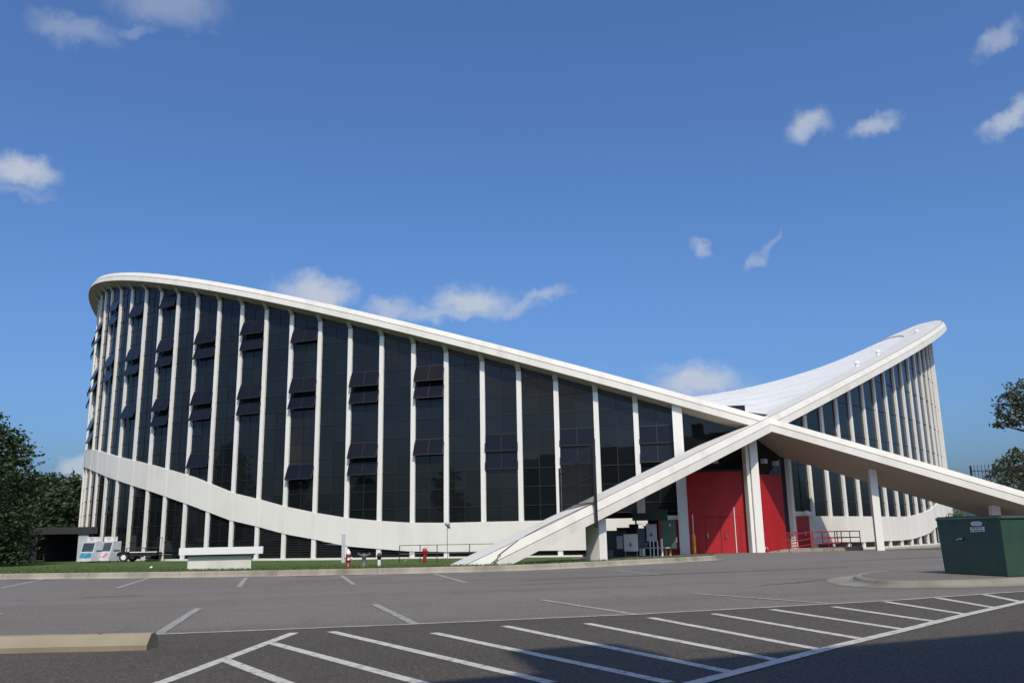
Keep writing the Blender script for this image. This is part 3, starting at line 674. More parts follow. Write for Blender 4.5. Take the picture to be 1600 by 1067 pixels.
for k in range(26000):
    i = random.randrange(18, NB-1); r = LG[i]; r2 = LG[i+1] if i+1 < NB else LG[i]; u = random.random(); v = random.random()**1.7*26
    j = int(v); g = v-j
    a = np.array(r[j])*(1-g)+np.array(r[j+1])*g; b = np.array(r2[j])*(1-g)+np.array(r2[j+1])*g; q = a*(1-u)+b*u
    h = random.uniform(.05, .11); w = random.uniform(.012, .022); an = random.uniform(0, 6.28); lx, ly = random.gauss(0, .03), random.gauss(0, .03)
    mb.add([(q[0]-w*math.cos(an), q[1]-w*math.sin(an), q[2]-.01), (q[0]+w*math.cos(an), q[1]+w*math.sin(an), q[2]-.01), (q[0]+lx, q[1]+ly, q[2]+h)], [(0, 1, 2)])
struct(mb.build('grass', M_BLADE), 'stuff')
# paved island at the right, its curb and gutter
IS = [(-16.4,-76.95),(-17.2,-77.35),(-18.0,-78.0),(-18.6,-78.8),(-19.05,-79.7),(-19.2,-80.35),(-18.8,-80.9),(-17.5,-81.15),(-14,-80.9),(-5,-79.9),(10,-78.2)]
ip = resample(IS, .25)
mb, rg2 = curb(ip, 1, 'curb', [(-.50, .006), (-.04, .013), (.02, .04), (.06, .09), (.11, .105), (.2, .105), (.22, .0)])
struct(mb.build('island_curb', weathered('weathered_kerb', (.24, .225, .185), (.14, .13, .10), rough=.9, amount=.9)))
mb = MB(); n = len(ip); mid = [np.array([-16.4+(ip[i][0]+16.4)*.0+max(0, ip[i][0]+16)*1.0, -76.6]) for i in range(n)]
rows = []
for i in range(n):
    q = np.array(rg2[i][5][:2]); rows.append([(*q, .102), (max(q[0], -16.2), max(q[1], -77.2) if q[1] > -77.2 else -77.0, .102)])
mb.sweep(rows, closed=False); struct(mb.build('island_pavement', M_ASPH))
# concrete walk in front of the short facade
pw = [wall(-1, s, -.35)[0] for s in np.linspace(60, 20, 40)]; pw2 = [wall(-1, s, -2.1)[0] for s in np.linspace(60, 20, 40)]
mb = MB(); mb.sweep([[(*a, -.34), (*b, -.37), (*(b+(b-a)*.01), -.55)] for a, b in zip(pw, pw2)], closed=False); struct(mb.build('pavement', M_CONC))

# ------------------------------------------------------------------ things on the lawn
def hydrant(name, label, loc, m_body, m_cap, h, r, nozzle=True, group=None):
    o = thing(name, label, 'hydrant', loc); z = loc[2]
    s = h/.72
    MB().lathe(loc, [(r*1.35, -.05), (r*1.35, .04*s), (r, .06*s), (r, .42*s), (r*1.2, .44*s), (r*1.2, .48*s), (r*1.05, .50*s)], 18).build('barrel', m_body, o, True)
    MB().lathe((loc[0], loc[1], z+.50*s), [(r*1.08, 0), (r*1.0, .06*s), (r*.7, .14*s), (r*.3, .18*s), (r*.28, .22*s), (.005, .225*s)], 18).build('bonnet', m_cap, o, True)
    if nozzle:
        MB().tube([(loc[0], loc[1]-r*.8, z+.33*s), (loc[0], loc[1]-r*1.7, z+.33*s)], r*.62, 14).build('pumper_cap', m_cap, o)
        for sg in (-1, 1):
            MB().tube([(loc[0]+sg*r*.8, loc[1], z+.36*s), (loc[0]+sg*r*1.75, loc[1], z+.36*s)], r*.42, 12).build('nozzle', m_cap if sg > 0 else m_body, o)
    return o
M_BRONZE = mat('weathered_bronze', (.20, .16, .10), .5, metal=.6, var=.3)
M_IRON = mat('grey_iron', (.13, .14, .14), .6, var=.3, vscale=5)
z1 = lawn_at(-26.82, -56.06)
hydrant('fire_hydrant', 'red fire hydrant with white bonnet standing in the grass', (-26.82, -56.06, z1), M_HYD, M_PWHITE, .76, .095)
o = thing('standpipe', 'dark grey iron standpipe with two outlets beside the red hydrant', 'standpipe', (-26.16, -56.12, z1))
MB().lathe((-26.16, -56.12, z1), [(.13, -.05), (.13, .03), (.085, .05), (.085, .38), (.11, .40), (.11, .52), (.05, .56), (.02, .57)], 14).build('barrel', M_IRON, o, True)
for sg in (-1, 1): MB().tube([(-26.16, -56.12, z1+.46), (-26.16+sg*.2, -56.12-.05, z1+.5), (-26.16+sg*.26, -56.12-.07, z1+.56)], [.05, .055, .065], 10).build('outlet', M_IRON, o)
o = thing('valve_post', 'short white valve post with black cap standing in the grass', 'valve post', (-25.52, -56.2, z1))
MB().lathe((-25.52, -56.2, z1), [(.07, -.05), (.07, .30)], 12).build('post', M_PWHITE, o)
MB().lathe((-25.52, -56.2, z1+.30), [(.085, 0), (.09, .1), (.12, .12), (.12, .17), (.07, .19), (.07, .25), (.02, .27)], 12).build('cap', M_BLACK, o, True)
o = thing('fire_connection', 'red fire department connection pipe beside the black railing', 'fire connection', (-21.64, -45.67, -.36))
MB().tube([(-21.64, -45.67, -.4), (-21.64, -45.67, .15)], .1, 12).build('pipe', M_HYD, o)
MB().lathe((-21.64, -45.67, .15), [(.1, 0), (.13, .03), (.13, .24), (.06, .29), (.01, .3)], 14).build('body', M_HYD, o, True)
for sg in (-1, 1): MB().tube([(-21.64, -45.67, .28), (-21.64+sg*.2, -45.8, .22)], .06, 10).build('inlet', M_HYD, o)
o = tag(MB().box((-25.54, -39.1, .47), (.22, .12, 1.75)).add([(-25.65, -39.16, 1.345), (-25.43, -39.16, 1.345), (-25.43, -39.04, 1.345), (-25.65, -39.04, 1.345), (-25.60, -39.13, 1.42), (-25.60, -39.07, 1.42)], [(0, 1, 4), (2, 3, 5), (0, 4, 5, 3), (1, 2, 5, 4)]).build('marker_post', M_GREYBOX, loc=(-25.54, -39.1, -.4)), 'plain grey upright post by the white wall behind the red hydrant', 'post')
# flood light on a thin pole
o = thing('flood_light', 'round flood light on a thin pole before the white wall', 'flood light', (-19.4, -41.01, -.4))
MB().tube([(-19.4, -41.01, -.4), (-19.4, -41.01, 1.72)], .022, 8).build('pole', M_STEEL, o)
MB().lathe((-19.4, -41.05, 1.66), [(.03, -.02), (.1, .02), (.17, .12), (.18, .22), (.13, .27), (.02, .28)], 16).build('lamp_head', M_GREYBOX, o, True)
MB().tube([(-19.36, -41.05, 1.62), (-19.28, -41.12, 1.60)], [.05, .09], 12).build('reflector', M_IRON, o)
# black railing
o = thing('railing', 'low black railing with thin posts in front of the glass wall base', 'railing', (-22.72, -43.47, -.38))
RP = [(-22.72, -43.47), (-21.55, -43.62), (-20.59, -43.83), (-18.75, -44.22), (-17.3, -44.5)]
for q in RP: MB().tube([(*q, -.42), (*q, .60)], .025, 6).build('post', M_BLACK, o)
MB().tube([(*q, .60) for q in RP], .022, 6).build('rail', M_BLACK, o); MB().tube([(*q, .12) for q in RP], .016, 6).build('rail', M_BLACK, o)
MB().tube([(-22.5, -43.5, -.4), (-21.9, -43.58, .25)], .02, 6).build('brace', M_STEEL, o)
# cream slab bench/monument near the curb
z0 = lawn_at(-32.0, -57.0)
o = thing('stone_bench', 'long white slab bench on a broad pale base near the curb', 'bench', (-32.1, -57.0, z0))
rz = R_(-2)
M_STONE = weathered('pale_stone', (.66, .65, .60), (.45, .42, .35), rough=.8, amount=.6)
MB().box((-32.0, -56.9, z0+.27), (2.42, .85, .62), rz).build('base', M_STONE, o)
MB().box((-31.98, -56.9, z0+.585), (2.6, .9, .05), rz).build('neck', M_BLACK, o)
MB().box((-31.95, -56.95, z0+.745), (3.18, 1.15, .27), rz).build('slab', M_PWHITE, o)
# two ice merchandisers
def freezer(x, y, label, side_text):
    o = thing('ice_freezer', label, 'ice freezer', (x, y, -.4), R_(-38), 'ice freezers beside the trailer')
    w, d, h = 1.35, 1.0, 1.55
    mb = MB(); mb.add([(-w/2, -d/2-.15, .1), (w/2, -d/2-.15, .1), (w/2, d/2, .1), (-w/2, d/2, .1), (-w/2, -d/2+.25, h), (w/2, -d/2+.25, h), (w/2, d/2, h), (-w/2, d/2, h)], [(3,2,1,0),(4,5,6,7),(0,1,5,4),(1,2,6,5),(2,3,7,6),(3,0,4,7)])
    mb.build('cabinet', mat('freezer_enamel', (.62, .64, .67), .35, var=.2, vscale=1.5), o)
    sl = lambda fx, fz, off=.012: (-w/2+w*fx, -d/2-.15+.4*fz-off, .1+(h-.1)*fz)
    mb = MB(); mb.hexa([sl(.08, .5, 0), sl(.92, .5, 0), sl(.92, .93, 0), sl(.08, .93, 0)], [sl(.08, .5, .02), sl(.92, .5, .02), sl(.92, .93, .02), sl(.08, .93, .02)])
    mb.build('door', M_GREYDK, o)
    mb = MB(); mb.hexa([sl(.05, .16, 0), sl(.95, .16, 0), sl(.95, .42, 0), sl(.05, .42, 0)], [sl(.05, .16, .012), sl(.95, .16, .012), sl(.95, .42, .012), sl(.05, .42, .012)])
    mb.build('decal', side_text, o)
    MB().box((0, .1, h+.18), (.95, .4, .34)).build('top_sign', M_PWHITE, o)
    rot = Matrix.Translation((0, -.105, h+.18)) @ Matrix.Rotation(R_(90), 4, 'X')
    text_mesh('ICE', .26, 'sign_lettering', M_HYD, o, rot)
    for sx in (-1, 1):
        for sy in (-1, 1): MB().box((sx*(w/2-.1), sy*(d/2-.1), .05), (.08, .08, .1)).build('foot', M_BLACK, o)
    MB().box((w/2+.006, .1, .85), (.01, .6, .1)).build('side_stripe', M_BLUE, o)
    return o
M_GREYDK = mat('dark_door_panel', (.06, .08, .10), .3, var=.3, vscale=3)
M_BLUE = mat('blue_decal', (.04, .10, .22), .4); M_TEAL = mat('teal_decal', (.10, .42, .52), .4, col2=(.03, .12, .35), vscale=4); M_RW = mat('red_white_decal', (.70, .72, .75), .4, col2=(.45, .04, .05), vscale=4)
freezer(-42.95, -20.0, 'white ice freezer with teal picture panel next to the canopy pillar', M_TEAL)
freezer(-41.75, -19.9, 'white ice freezer with red and white decal next to the trailer', M_RW)
# utility trailer
o = thing('utility_trailer', 'black flatbed utility trailer parked on grass beside the ice freezers', 'trailer', (-39.3, -20.9, -.4), R_(-14))
mb = MB(); mb.box((0, 0, .62), (3.0, 1.7, .1)); mb.box((0, -.82, .5), (3.0, .08, .16)); mb.box((0, .82, .5), (3.0, .08, .16)); mb.box((1.46, 0, .5), (.08, 1.7, .16)); mb.build('deck', M_BLACK, o)
mb = MB()
for x in (-1.45, 0, 1.45): mb.tube([(x, .82, .6), (x, .82, 1.75 if x > 0 else 1.0)], .03, 6)
mb.tube([(-1.45, .82, 1.0), (1.45, .82, 1.0)], .03, 6); mb.tube([(1.45, .82, 1.75), (1.45, -.82, 1.75), (1.45, -.82, .6)], .03, 6); mb.build('rail', M_BLACK, o)
MB().tube([(-1.5, -.84, .7), (1.5, -.84, .7)], .035, 6).build('rail', M_PWHITE, o)
for sg in (-1, 1):
    w = MB().tube([(-.95, sg*.86-.1, .33), (-.95, sg*.86+.1, .33)], .33, 20).build('wheel', M_RUBBER, o)
    MB().tube([(-.95, sg*.86-.115, .33), (-.95, sg*.86+.115, .33)], .19, 16).build('rim', M_PWHITE, w)
    MB().box((-.95, sg*.9, .72), (.8, .24, .04)).build('fender', M_BLACK, o)
mb = MB(); mb.tube([(1.4, -.5, .5), (2.7, 0, .45)], .04, 6); mb.tube([(1.4, .5, .5), (2.7, 0, .45)], .04, 6); mb.build('tow_bar', M_BLACK, o)
for x, s_ in ((.25, .22), (.75, .26)): MB().box((x, -.5, .42), (s_, .2, .2)).build('tool_box', M_PWHITE, o)
# entrance canopy at the far left
o = thing('entrance_canopy', 'low dark flat roofed entrance canopy with grey pillars beside the arena', 'canopy', (-46, -14, -.4))
M_ROOFDK = mat('dark_roof_edge', (.02, .022, .024), .7, var=.2)
MB().box((-46.3, -11.5, 2.05), (4.6, 10.5, .55), R_(8)).build('roof', M_ROOFDK, o)
for (x, y) in ((-44.3, -16.1), (-47.9, -16.6), (-44.9, -8.5)): MB().box((x, y, .7), (.75, .55, 2.3), R_(8)).build('pillar', M_GREYBOX if x > -45 else M_DARK, o)
MB().box((-46.6, -8.0, .7), (4.4, .3, 2.4), R_(8)).build('back_wall', M_DARK, o)

# ------------------------------------------------------------------ service equipment under the left leg
def cabinet(name, label, cat, c, sz, rz, m, handle=True):
    o = thing(name, label, cat, (c[0], c[1], c[2]-sz[2]/2), rz)
    MB().box((0, 0, sz[2]/2), sz).build('body', m, o)
    MB().box((0, -sz[1]/2-.012, sz[2]/2), (sz[0]*.92, .024, sz[2]*.93)).build('door', m, o)
    MB().box((0, 0, sz[2]+.015), (sz[0]*1.04, sz[1]*1.08, .03)).build('lid', m, o)
    if handle: MB().box((-.02*sz[0], -sz[1]/2-.05, sz[2]*.42), (.05, .05, .2)).box((-.02*sz[0]+.03, -sz[1]/2-.05, sz[2]*.35), (.1, .04, .04)).build('handle', M_BLACK, o)
    return o
RZ = R_(-27)
o = cabinet('electrical_cabinet', 'white electrical cabinet with black handle standing on two legs', 'cabinet', (-10.25, -48.1, .52), (.78, .4, .92), RZ, M_PWHITE)
for x in (-.33, .33): MB().box((x, 0, -.25), (.05, .05, .5)).build('leg', M_STEEL, o)
MB().box((-.62, .05, .5), (.34, .35, .7)).build('side_box', M_GREYBOX, o)
o = cabinet('transformer_cabinet', 'tall green transformer cabinet with small white label', 'cabinet', (-7.5, -47.3, .95), (.86, .55, 1.62), RZ, M_GREEN, False)
MB().box((.12, -.31, 1.35), (.05, .01, .14)).build('decal', M_PWHITE, o)
for x in (-.2, .05): MB().tube([(x, 0, -.5), (x, 0, .02)], .06, 10).build('conduit', mat('tan_conduit', (.50, .38, .24), .6), o)
MB().box((.45, -.2, .5), (.06, .2, .3)).build('handle', M_STEEL, o)
o = cabinet('meter_panel', 'grey meter panel above a row of pipes', 'panel', (-8.6, -47.35, 1.05), (.6, .3, .95), RZ, M_GREYBOX)
o = cabinet('switch_box', 'dark blue switch box on a pipe beside the grey meter panel', 'switch box', (-9.45, -47.75, .75), (.42, .3, 1.1), RZ, mat('slate_paint', (.07, .09, .13), .5, var=.3), False)
MB().box((.05, -.16, .8), (.08, .01, .1)).build('decal', M_PWHITE, o)
MB().tube([(0, 0, .0), (0, 0, -.5)], .05, 8).build('pipe', M_STEEL, o)
o = cabinet('green_equipment_box', 'wide dark green equipment box mounted above the service panels', 'equipment box', (-8.35, -46.7, 2.08), (2.05, .6, .6), RZ, M_DKGREEN, False)
for x in (-.85, .85): MB().box((x, .15, -.6), (.1, .1, 2.8-.6)).build('bracket_post', M_BLACK, o)
o = thing('conduit_rack', 'row of pale vertical conduits with one sweeping bend', 'conduits', (-8.6, -47.55, -.38))
for x, z in ((-9.35, .75), (-8.80, .62), (-8.62, .62), (-8.42, .62), (-8.2, .72)):
    y = -47.6+(x+8.6)*-.5; MB().tube([(x, y, -.42), (x, y, z)], .035 if x < -8.3 else .06, 8).build('conduit', M_PWHITE if x > -9 else M_GREYBOX, o)
MB().tube([(-9.3, -47.35, .75), (-9.3, -47.35, .42), (-9.2, -47.4, .27), (-9.0, -47.5, .21), (-7.8, -48.0, .2)], .035, 8).build('conduit_bend', M_GREYBOX, o)
o = thing('drum', 'dark green steel drum standing behind the pale leg post', 'drum', (-12.0, -48.9, -.36))
MB().lathe((-12.0, -48.9, -.36), [(.30, 0), (.31, .02), (.29, .04), (.29, .2), (.305, .22), (.29, .24), (.29, .44), (.31, .46), (.29, .5)], 20).build('body', M_GREEN, o, True)
MB().lathe((-12.0, -48.9, .15), [(.295, -.01), (.295, .03), (.27, .035)], 20).build('lid', M_DKGREEN, o)
o = cabinet('condenser_unit', 'large dark condenser unit in the recess behind the white cabinet', 'condenser', (-10.3, -45.0, .45), (1.9, .9, 1.5), RZ, mat('dark_condenser', (.03, .035, .035), .6), False)
o = thing('bollard', 'yellow bollard standing beside the entrance pier', 'bollard', (-4.95, -45.5, -.32))
MB().lathe((-4.95, -45.5, -.35), [(.1, 0), (.1, 1.22), (.08, 1.28), (.03, 1.31)], 14).build('pipe', M_YEL, o, True)
# ------------------------------------------------------------------ ramp, platform, red railing
W0 = pc; d_ = pb-pc; E_ = d_/np.linalg.norm(d_); O_ = np.array([E_[1], -E_[0]])
pt = lambda a, o_: W0+E_*a+O_*o_
PL = thing('loading_platform', 'low concrete platform and ramp before the red rolling door', 'platform', (*pt(4, 1.5), -.4))
q = [pt(2.6, .35), pt(2.6, 2.4), pt(8.7, 2.4), pt(8.7, .35)]; q = [q[1], q[2], q[3], q[0]]
MB().hexa([(*k, -.6) for k in q], [(*k, -.08) for k in q]).build('platform', M_CONC, PL)
q = [pt(-.2, 2.4), pt(2.6, 2.4), pt(2.6, .35), pt(.4, .35)]
MB().hexa([(*k, -.6) for k in q], [(*q[0], -.28), (*q[1], -.083), (*q[2], -.083), (*q[3], -.26)]).build('ramp', M_CONC, PL)
RL = thing('guard_railing', 'red pipe guard railing around the concrete platform', 'railing', (*pt(4, 2.3), -.1))
zr = lambda a: -.08 if a > 2.6 else -.28+(a+.2)/2.8*.2
def rail_run(pts):
    for (a, o2) in pts: MB().tube([(*pt(a, o2), zr(a)-.02), (*pt(a, o2), zr(a)+1.02)], .03, 8).build('post', M_REDRAIL, RL)
    for h in (.28, .62, 1.02): MB().tube([(*pt(a, o2), zr(a)+h) for a, o2 in pts], .03, 8).build('rail', M_REDRAIL, RL)
rail_run([(0, 2.3), (2.5, 2.3)]); rail_run([(2.7, 2.3), (4.6, 2.3), (6.2, 2.3), (7.3, 2.3), (8.6, 2.3), (8.6, .5)]); rail_run([(.9, 1.0), (3.0, 1.0)]); rail_run([(6.3, .9), (8.2, .9)])
# ------------------------------------------------------------------ wheel stop, dumpster
WS = thing('wheel_stop', 'tan concrete wheel stop lying on the asphalt at lower left', 'wheel stop', (-32.6, -84.6, .004), R_(-13.5))
mb = MB(); L = 2.6
sec = [(-.17, 0), (-.17, .05), (-.06, .15), (.06, .15), (.17, .05), (.17, 0)]
rg_ = []
for i in range(13):
    x = -1.46+L*i/12; rg_.append([(x, a, b+random.gauss(0, .0015)) for a, b in sec])
mb.sweep(rg_, cap=True)
M_TAN = weathered('tan_concrete', (.29, .255, .185), (.20, .17, .12), rough=.85, amount=.7)
mb.build('stop_block', M_TAN, WS)
for x in (-.9, .6): MB().lathe((x, 0, .148), [(.02, 0), (.02, .01), (.005, .012)], 10).build('anchor_pin', M_IRON, WS)
DL, DC = np.array([-16.27, -78.85]), np.array([-16.34, -80.59])
dv = DC-DL; dl = np.linalg.norm(dv); dv /= dl; dn = np.array([-dv[1], dv[0]])           # right-hand direction along the long side
if dn[0] < 0: dn = -dn
DP = thing('dumpster', 'dark green steel dumpster with white sign on the paved island', 'dumpster', (*DC, .105))
LEN = 1.95; zb, zt = .115, 1.24; fl = .035
c = [DC-dv*dl, DC, DC+dn*LEN, DC-dv*dl+dn*LEN]
ct = [c[0]-dv*fl-dn*fl, c[1]+dv*fl-dn*fl, c[2]+dv*fl+dn*fl, c[3]-dv*fl+dn*fl]
M_DUMP = mat('dumpster_green', (.026, .072, .056), .42, col2=(.036, .088, .068), vscale=2.2, bump=.6, bscale=2.2)
mb = MB(); mb.hexa([(*k, zb) for k in c], [(*k, zt) for k in ct]); mb.build('bin', M_DUMP, DP)
mb = MB()
for i in range(4):
    a, b = np.array(ct[i]), np.array(ct[(i+1) % 4]); mb.tube([(*a, zt), (*b, zt)], .03, 6)
mb.build('rim', M_DUMP, DP)
for f in (.33, .66):
    mb = MB()
    a = c[1]+(c[2]-c[1])*f; b = ct[1]+(ct[2]-ct[1])*f; mb.hexa([(*(a+dv*.0-dn*.03), zb+.02), (*(a+dv*.05-dn*.03), zb+.02), (*(a+dv*.05+dn*.03), zb+.02), (*(a+dn*.03), zb+.02)], [(*(b-dn*.03), zt-.05), (*(b+dv*.05-dn*.03), zt-.05), (*(b+dv*.05+dn*.03), zt-.05), (*(b+dn*.03), zt-.05)]); mb.build('side_rib', M_DUMP, DP)
mb = MB(); q = [k+np.sign(0)*0 for k in ct]; mb.hexa([(*k, zt+.02) for k in ct], [(*(np.array(k)*.98+np.mean(ct, 0)*.02), zt+.05) for k in ct]); mb.build('lid', M_BLACK, DP)
for k in c: MB().box((*(np.array(k)*.86+np.mean(c, 0)*.14), .112), (.1, .1, .02)).build('foot', M_BLACK, DP)
# sign on the end panel
fr_m = Matrix(((dv[0], 0, -dn[0], 0), (dv[1], 0, -dn[1], 0), (0, 1, 0, 0), (0, 0, 0, 1)))
lean = lambda z: fl*(z-zb)/(zt-zb)
KE = dl/1.147
def on_end(u, z, off): return (*(c[0]+dv*u*KE-dn*(lean(z)+off)), z)
sg = MB(); sg.hexa([on_end(.62, .965, .0), on_end(.87, .975, .0), on_end(.88, 1.075, .0), on_end(.615, 1.065, .0)], [on_end(.62, .965, .006), on_end(.87, .975, .006), on_end(.88, 1.075, .006), on_end(.615, 1.065, .006)])
sgo = sg.build('sign_plate', M_PWHITE, DP)
mb = MB(); ring = [(.745+.105*np.sign(math.cos(a))*abs(math.cos(a))**.6, 1.135+.045*np.sign(math.sin(a))*abs(math.sin(a))**.8) for a in np.linspace(0, 2*math.pi, 28, endpoint=False)]
mb.poly([on_end(u, z, .006) for u, z in ring]); mb.build('oval_sign', M_PWHITE, DP)
org = Vector(ORG[DP.name_full])
def place_text(t, size, u, z, name, m, sx=1.):
    text_mesh(t, size, name, m, DP, Matrix.Translation(Vector(on_end(u, z, .009))-org) @ fr_m, .0008, sx)
place_text('FOR SERVICE', .045, .747, 1.045, 'sign_lettering', M_BLACK, .80*KE)
mb = MB()
for (u0, u1) in ((.635, .66), (.685, .705), (.71, .735), (.745, .775), (.79, .81), (.82, .85)): mb.poly([on_end(u0, .985, .008), on_end(u1, .986, .008), on_end(u1, 1.008, .008), on_end(u0, 1.008, .008)])
mb.build('sign_lettering', M_BLACK, DP)
mb = MB()
for k in range(7): mb.poly([on_end(.675+k*.021, 1.118+.004*(k % 2), .008), on_end(.688+k*.021, 1.118, .008), on_end(.688+k*.021, 1.152, .008), on_end(.675+k*.021, 1.150-.004*(k % 3), .008)])
mb.build('oval_sign_lettering', mat('faded_print', (.45, .47, .50), .5), DP)
mb = MB(); mb.hexa([on_end(.36, .80, 0), on_end(.48, .80, 0), on_end(.48, .86, 0), on_end(.36, .86, 0)], [on_end(.36, .80, .004), on_end(.48, .80, .004), on_end(.48, .86, .004), on_end(.36, .86, .004)]); mb.build('lock_plate', M_BLACK, DP)
mb = MB(); mb.tube([on_end(.35, .81, .03), on_end(.40, .83, .03), on_end(.47, .84, .03)], .012, 6); mb.tube([on_end(.39, .85, .03), on_end(.41, .83, .03), on_end(.45, .81, .03)], .008, 6); mb.build('lock_bar', M_CHROME, DP)
# a scrap of litter on the grass
tag(MB().add([(-36.0, -45.0, -.26), (-35.85, -45.04, -.26), (-35.83, -44.93, -.2), (-35.98, -44.9, -.25), (-35.9, -44.98, -.17)], [(0, 1, 4), (1, 2, 4), (2, 3, 4), (3, 0, 4)]).build('litter', M_PWHITE, loc=(-36, -45, -.27)), 'small crumpled white scrap of paper on the lawn', 'litter')

# ------------------------------------------------------------------ trees
def leaf_mat(name, c1, c2):
    m = bpy.data.materials.new(name); m.use_nodes = True; t = m.node_tree; b = t.nodes['Principled BSDF']; b.inputs['Roughness'].default_value = .5; b.inputs['Specular IOR Level'].default_value = .35
    a = t.nodes.new('ShaderNodeAttribute'); a.attribute_name = 'tint'; a.attribute_type = 'GEOMETRY'
    x = t.nodes.new('ShaderNodeMix'); x.data_type = 'RGBA'; x.inputs[6].default_value = (*c1, 1); x.inputs[7].default_value = (*c2, 1)
    t.links.new(a.outputs['Fac'], x.inputs[0]); t.links.new(x.outputs[2], b.inputs['Base Color'])
    tr_ = t.nodes.new('ShaderNodeBsdfTranslucent'); t.links.new(x.outputs[2], tr_.inputs[0]); mxs = t.nodes.new('ShaderNodeMixShader'); mxs.inputs[0].default_value = .22
    t.links.new(b.outputs[0], mxs.inputs[1]); t.links.new(tr_.outputs[0], mxs.inputs[2]); t.links.new(mxs.outputs[0], t.nodes['Material Output'].inputs[0]); return m
M_LEAF = leaf_mat('leaves_deep', (.022, .042, .014), (.055, .085, .030)); M_LEAF2 = leaf_mat('leaves_olive', (.045, .060, .022), (.085, .10, .04))
def crown(clumps, per, leaf, seed, squash=1.):
    """leaf-sized faces gathered in sprays through the volume of each clump"""
    r = np.random.default_rng(seed); V = []; F = []; TT = []
    for (cx, cy, cz, rx, rz) in clumps:
        ns = int(per*(rx*rx*rz)**.6)
        for _ in range(ns):
            d = r.normal(size=3); d /= np.linalg.norm(d); rad = r.uniform(.25, 1)**.45
            sc = np.array([cx, cy, cz])+d*rad*np.array([rx, rx, rz])*r.uniform(.8, 1.08); sp = r.uniform(.25, .55)*min(1, rx*.6)
            tint = np.clip(r.normal(.45, .22), 0, 1)
            for _ in range(9):
                q = sc+r.normal(size=3)*sp*np.array([1, 1, .6]); u = r.normal(size=3); u[2] *= .5; u /= np.linalg.norm(u); w = np.cross(u, r.normal(size=3)); w /= np.linalg.norm(w)
                l = leaf*r.uniform(.6, 1.3); k = len(V)
                V += [q-u*l, q+w*l*.45, q+u*l, q-w*l*.45]; F.append((k, k+1, k+2, k+3)); TT.append(np.clip(tint+r.normal(0, .15), 0, 1))
    return V, F, TT
def tree(name, label, loc, trunk_h, trunk_r, clumps, per, leaf, seed, m, group=None, cat='tree'):
    o = thing(name, label, cat, loc, group=group); L = np.array(loc)
    mb = MB(); mb.tube([L+np.array((0, 0, -.3)), L+np.array((.05, 0, trunk_h*.35)), L+np.array((-.05, .05, trunk_h*.7)), L+np.array((0, 0, trunk_h))], [trunk_r*1.35, trunk_r, trunk_r*.85, trunk_r*.65], 10)
    for (cx, cy, cz, rx, rz) in clumps:
        b = np.array((cx, cy, cz)); s0 = np.array((0, 0, min(trunk_h, max(trunk_h*.4, cz-rx*1.2)))); mid = (s0+b)/2+np.array((0, 0, .25*rx))
        mb.tube([L+s0, L+mid, L+b], [trunk_r*.5, trunk_r*.3, trunk_r*.08], 6)
    mb.build('trunk', M_BARK, o, True)
    V, F, TT = crown(clumps, per, leaf, seed); me = bpy.data.meshes.new('crown'); me.from_pydata([tuple(v) for v in V], [], F); me.materials.append(m)
    at = me.attributes.new('tint', 'FLOAT', 'FACE'); at.data.foreach_set('value', TT)
    c_ = bpy.data.objects.new('crown', me); C.objects.link(c_); c_.parent = o; return o
def rclumps(n, R, z0, z1, seed, r0=.45):
    r = np.random.default_rng(seed); out = []
    for k in range(n):
        f = (k+.5)/n; z = z0+(z1-z0)*f; prof = math.sin(math.pi*min(1, max(.12, (f*.9+.12))))**.7; a = k*2.4+r.uniform(-.4, .4); rr = R*prof*r.uniform(.35, .75)
        out.append((rr*math.cos(a), rr*math.sin(a), z, R*r0*r.uniform(.75, 1.2), R*r0*.8*r.uniform(.7, 1.1)))
    return out
G_ = 'dark trees along the left edge'
tree('broadleaf_tree', 'tallest dark broadleaf tree at the left edge, left of the canopy', (-48.6, -27.2, -.4), 5, .32, rclumps(16, 3.6, .6, 8.8, 1)+[(.8, 0, 8.6, 1.3, 1.0), (-.6, .3, 9.6, 1.3, 1.0), (1.9, .4, 7.3, 1.2, .9), (-2, 0, 9.6, 1.4, 1.0), (2.4, .8, 5.6, 1.1, .8)], 36, .17, 1, M_LEAF, G_)
tree('broadleaf_tree', 'broad dark tree right behind the tallest tree on the left', (-51.5, -17, -.4), 4, .3, rclumps(16, 4.0, .4, 7.0, 2), 30, .22, 2, M_LEAF, G_)
tree('broadleaf_tree', 'round dark tree directly behind the low entrance canopy', (-50.8, -4, -.4), 4, .3, rclumps(15, 4.2, .4, 7.0, 3), 30, .24, 3, M_LEAF, G_)
tree('broadleaf_tree', 'dark tree touching the left edge of the glass wall', (-50.2, 6.5, -.4), 4.5, .3, rclumps(15, 4.0, .4, 7.6, 4), 30, .25, 4, M_LEAF, G_)
tree('broadleaf_tree', 'far dark tree filling the gap behind the entrance canopy', (-58, 4, -.4), 4.5, .3, rclumps(15, 5, .4, 8.2, 5), 26, .28, 5, M_LEAF, G_)
tree('broadleaf_tree', 'leftmost low dark tree cut by the left frame edge', (-54.6, -27, -.4), 4, .3, rclumps(13, 3.6, .4, 7.2, 6), 30, .22, 6, M_LEAF, G_)
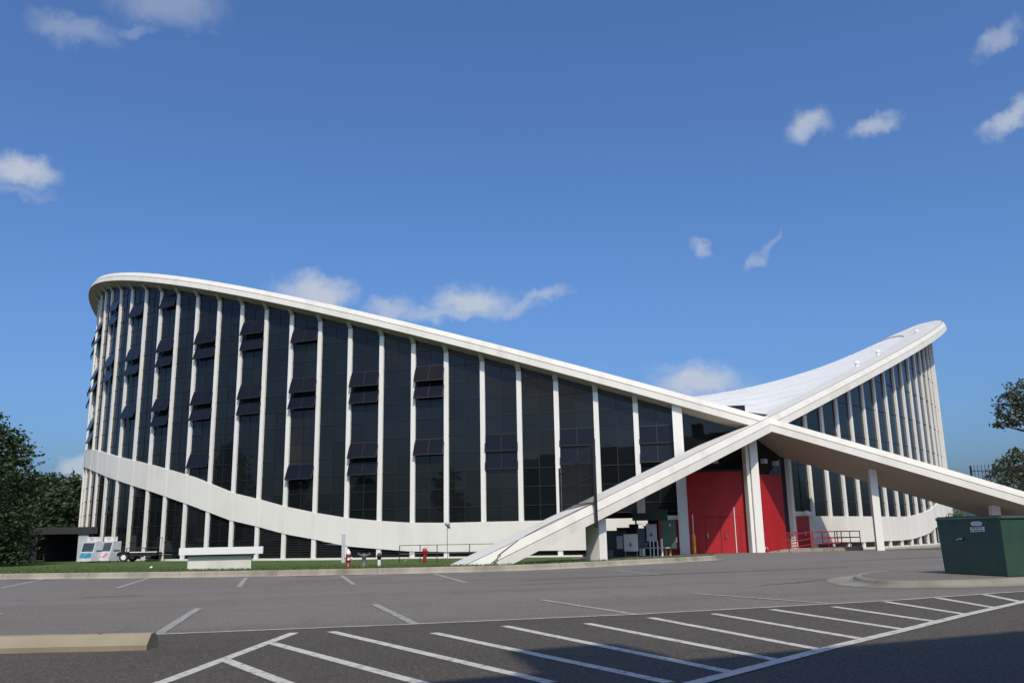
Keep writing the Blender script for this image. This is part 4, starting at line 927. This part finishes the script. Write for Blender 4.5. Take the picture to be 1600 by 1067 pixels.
tree('oak_tree', 'large leafy oak whose branches reach in over the right arch leg', (20.6, -50.0, -.4), 6.5, .4,
     [(-3.6,1.45,8.9,.75,.6),(-3.3,1.3,9.6,.8,.6),(-2.9,1.15,8.4,.9,.55),(-3.9,1.55,8.0,.5,.35),(-2.4,.9,10.2,1.1,.8),(-2.2,.9,9.2,1.2,1.0),(-1,.4,9,1.8,1.6),(1,0,9.2,2,1.7),(-3.4,1.3,6.0,.6,.45),(-3.9,1.5,5.3,1.0,.55),(-4.5,1.8,4.7,.9,.6),
      (-3.5,1.4,4.4,1.1,.8),(-2.6,1,5.2,1.2,1),(-2.5,.9,3.8,1.4,1),(-1,.4,4.8,1.8,1.4),(.8,0,5,2,1.5),(2.6,0,6.5,2,1.6)], 60, .13, 21, M_LEAF2)
tree('shrub_tree', 'bright green small tree far behind the gap under the right leg', (32.5, -26.5, -.4), 2.2, .12, rclumps(8, 1.15, .6, 2.9, 31), 40, .14, 31, leaf_mat('leaves_bright', (.05, .09, .02), (.11, .16, .05)))
# trees behind the photographer: they show only as dark shapes in the glass
for k, (x, y, h, R) in enumerate(((-95, -70, 10, 4.5), (-84, -88, 12, 5), (-104, -52, 11, 5), (-70, -104, 11, 5))):
    tree('park_tree', ['tree mirrored in the glass wall, by the road to the left', 'tall tree mirrored in the glass wall, across the lot', 'wide tree mirrored in the glass wall, beyond the lawn', 'tree mirrored in the glass wall, at the corner of the lot'][k], (x, y, -.4), h*.5, .35, rclumps(12, R, 2, h, 40+k), 12, .4, 40+k, M_LEAF, 'trees mirrored in the glass')
# the tall hall behind the photographer that shades the near asphalt
M_BRICK = mat('brown_brick', (.22, .15, .11), .85, var=.3, vscale=1.5)
HB = thing('brick_hall', 'tall brown brick hall behind the photographer shading the near asphalt', 'building', (-20, -110, 0))
mb = MB(); HH = 13.6; yf = -87.25-HH/math.tan(SUN_EL)*math.cos(SUN_AZ-math.pi); xo = -HH/math.tan(SUN_EL)*math.sin(SUN_AZ-math.pi)
fy = lambda x: yf-.15+.13*(x-xo*0+25.5-.0)
q = [(-75, fy(-75)), (25, fy(25)), (25, fy(25)-24), (-75, fy(-75)-24)]; mb.hexa([(*k, -.5) for k in q], [(*k, HH) for k in q]); mb.build('walls', M_BRICK, HB)
xb = -27.7+xo; MB().box((xb, fy(xb)-.35, HH+.75), (1.15, .9, 1.5), R_(7)).build('chimney', M_BRICK, HB)
print('hall front', yf, 'shadow offset', xo, 'objects', len(bpy.data.objects))
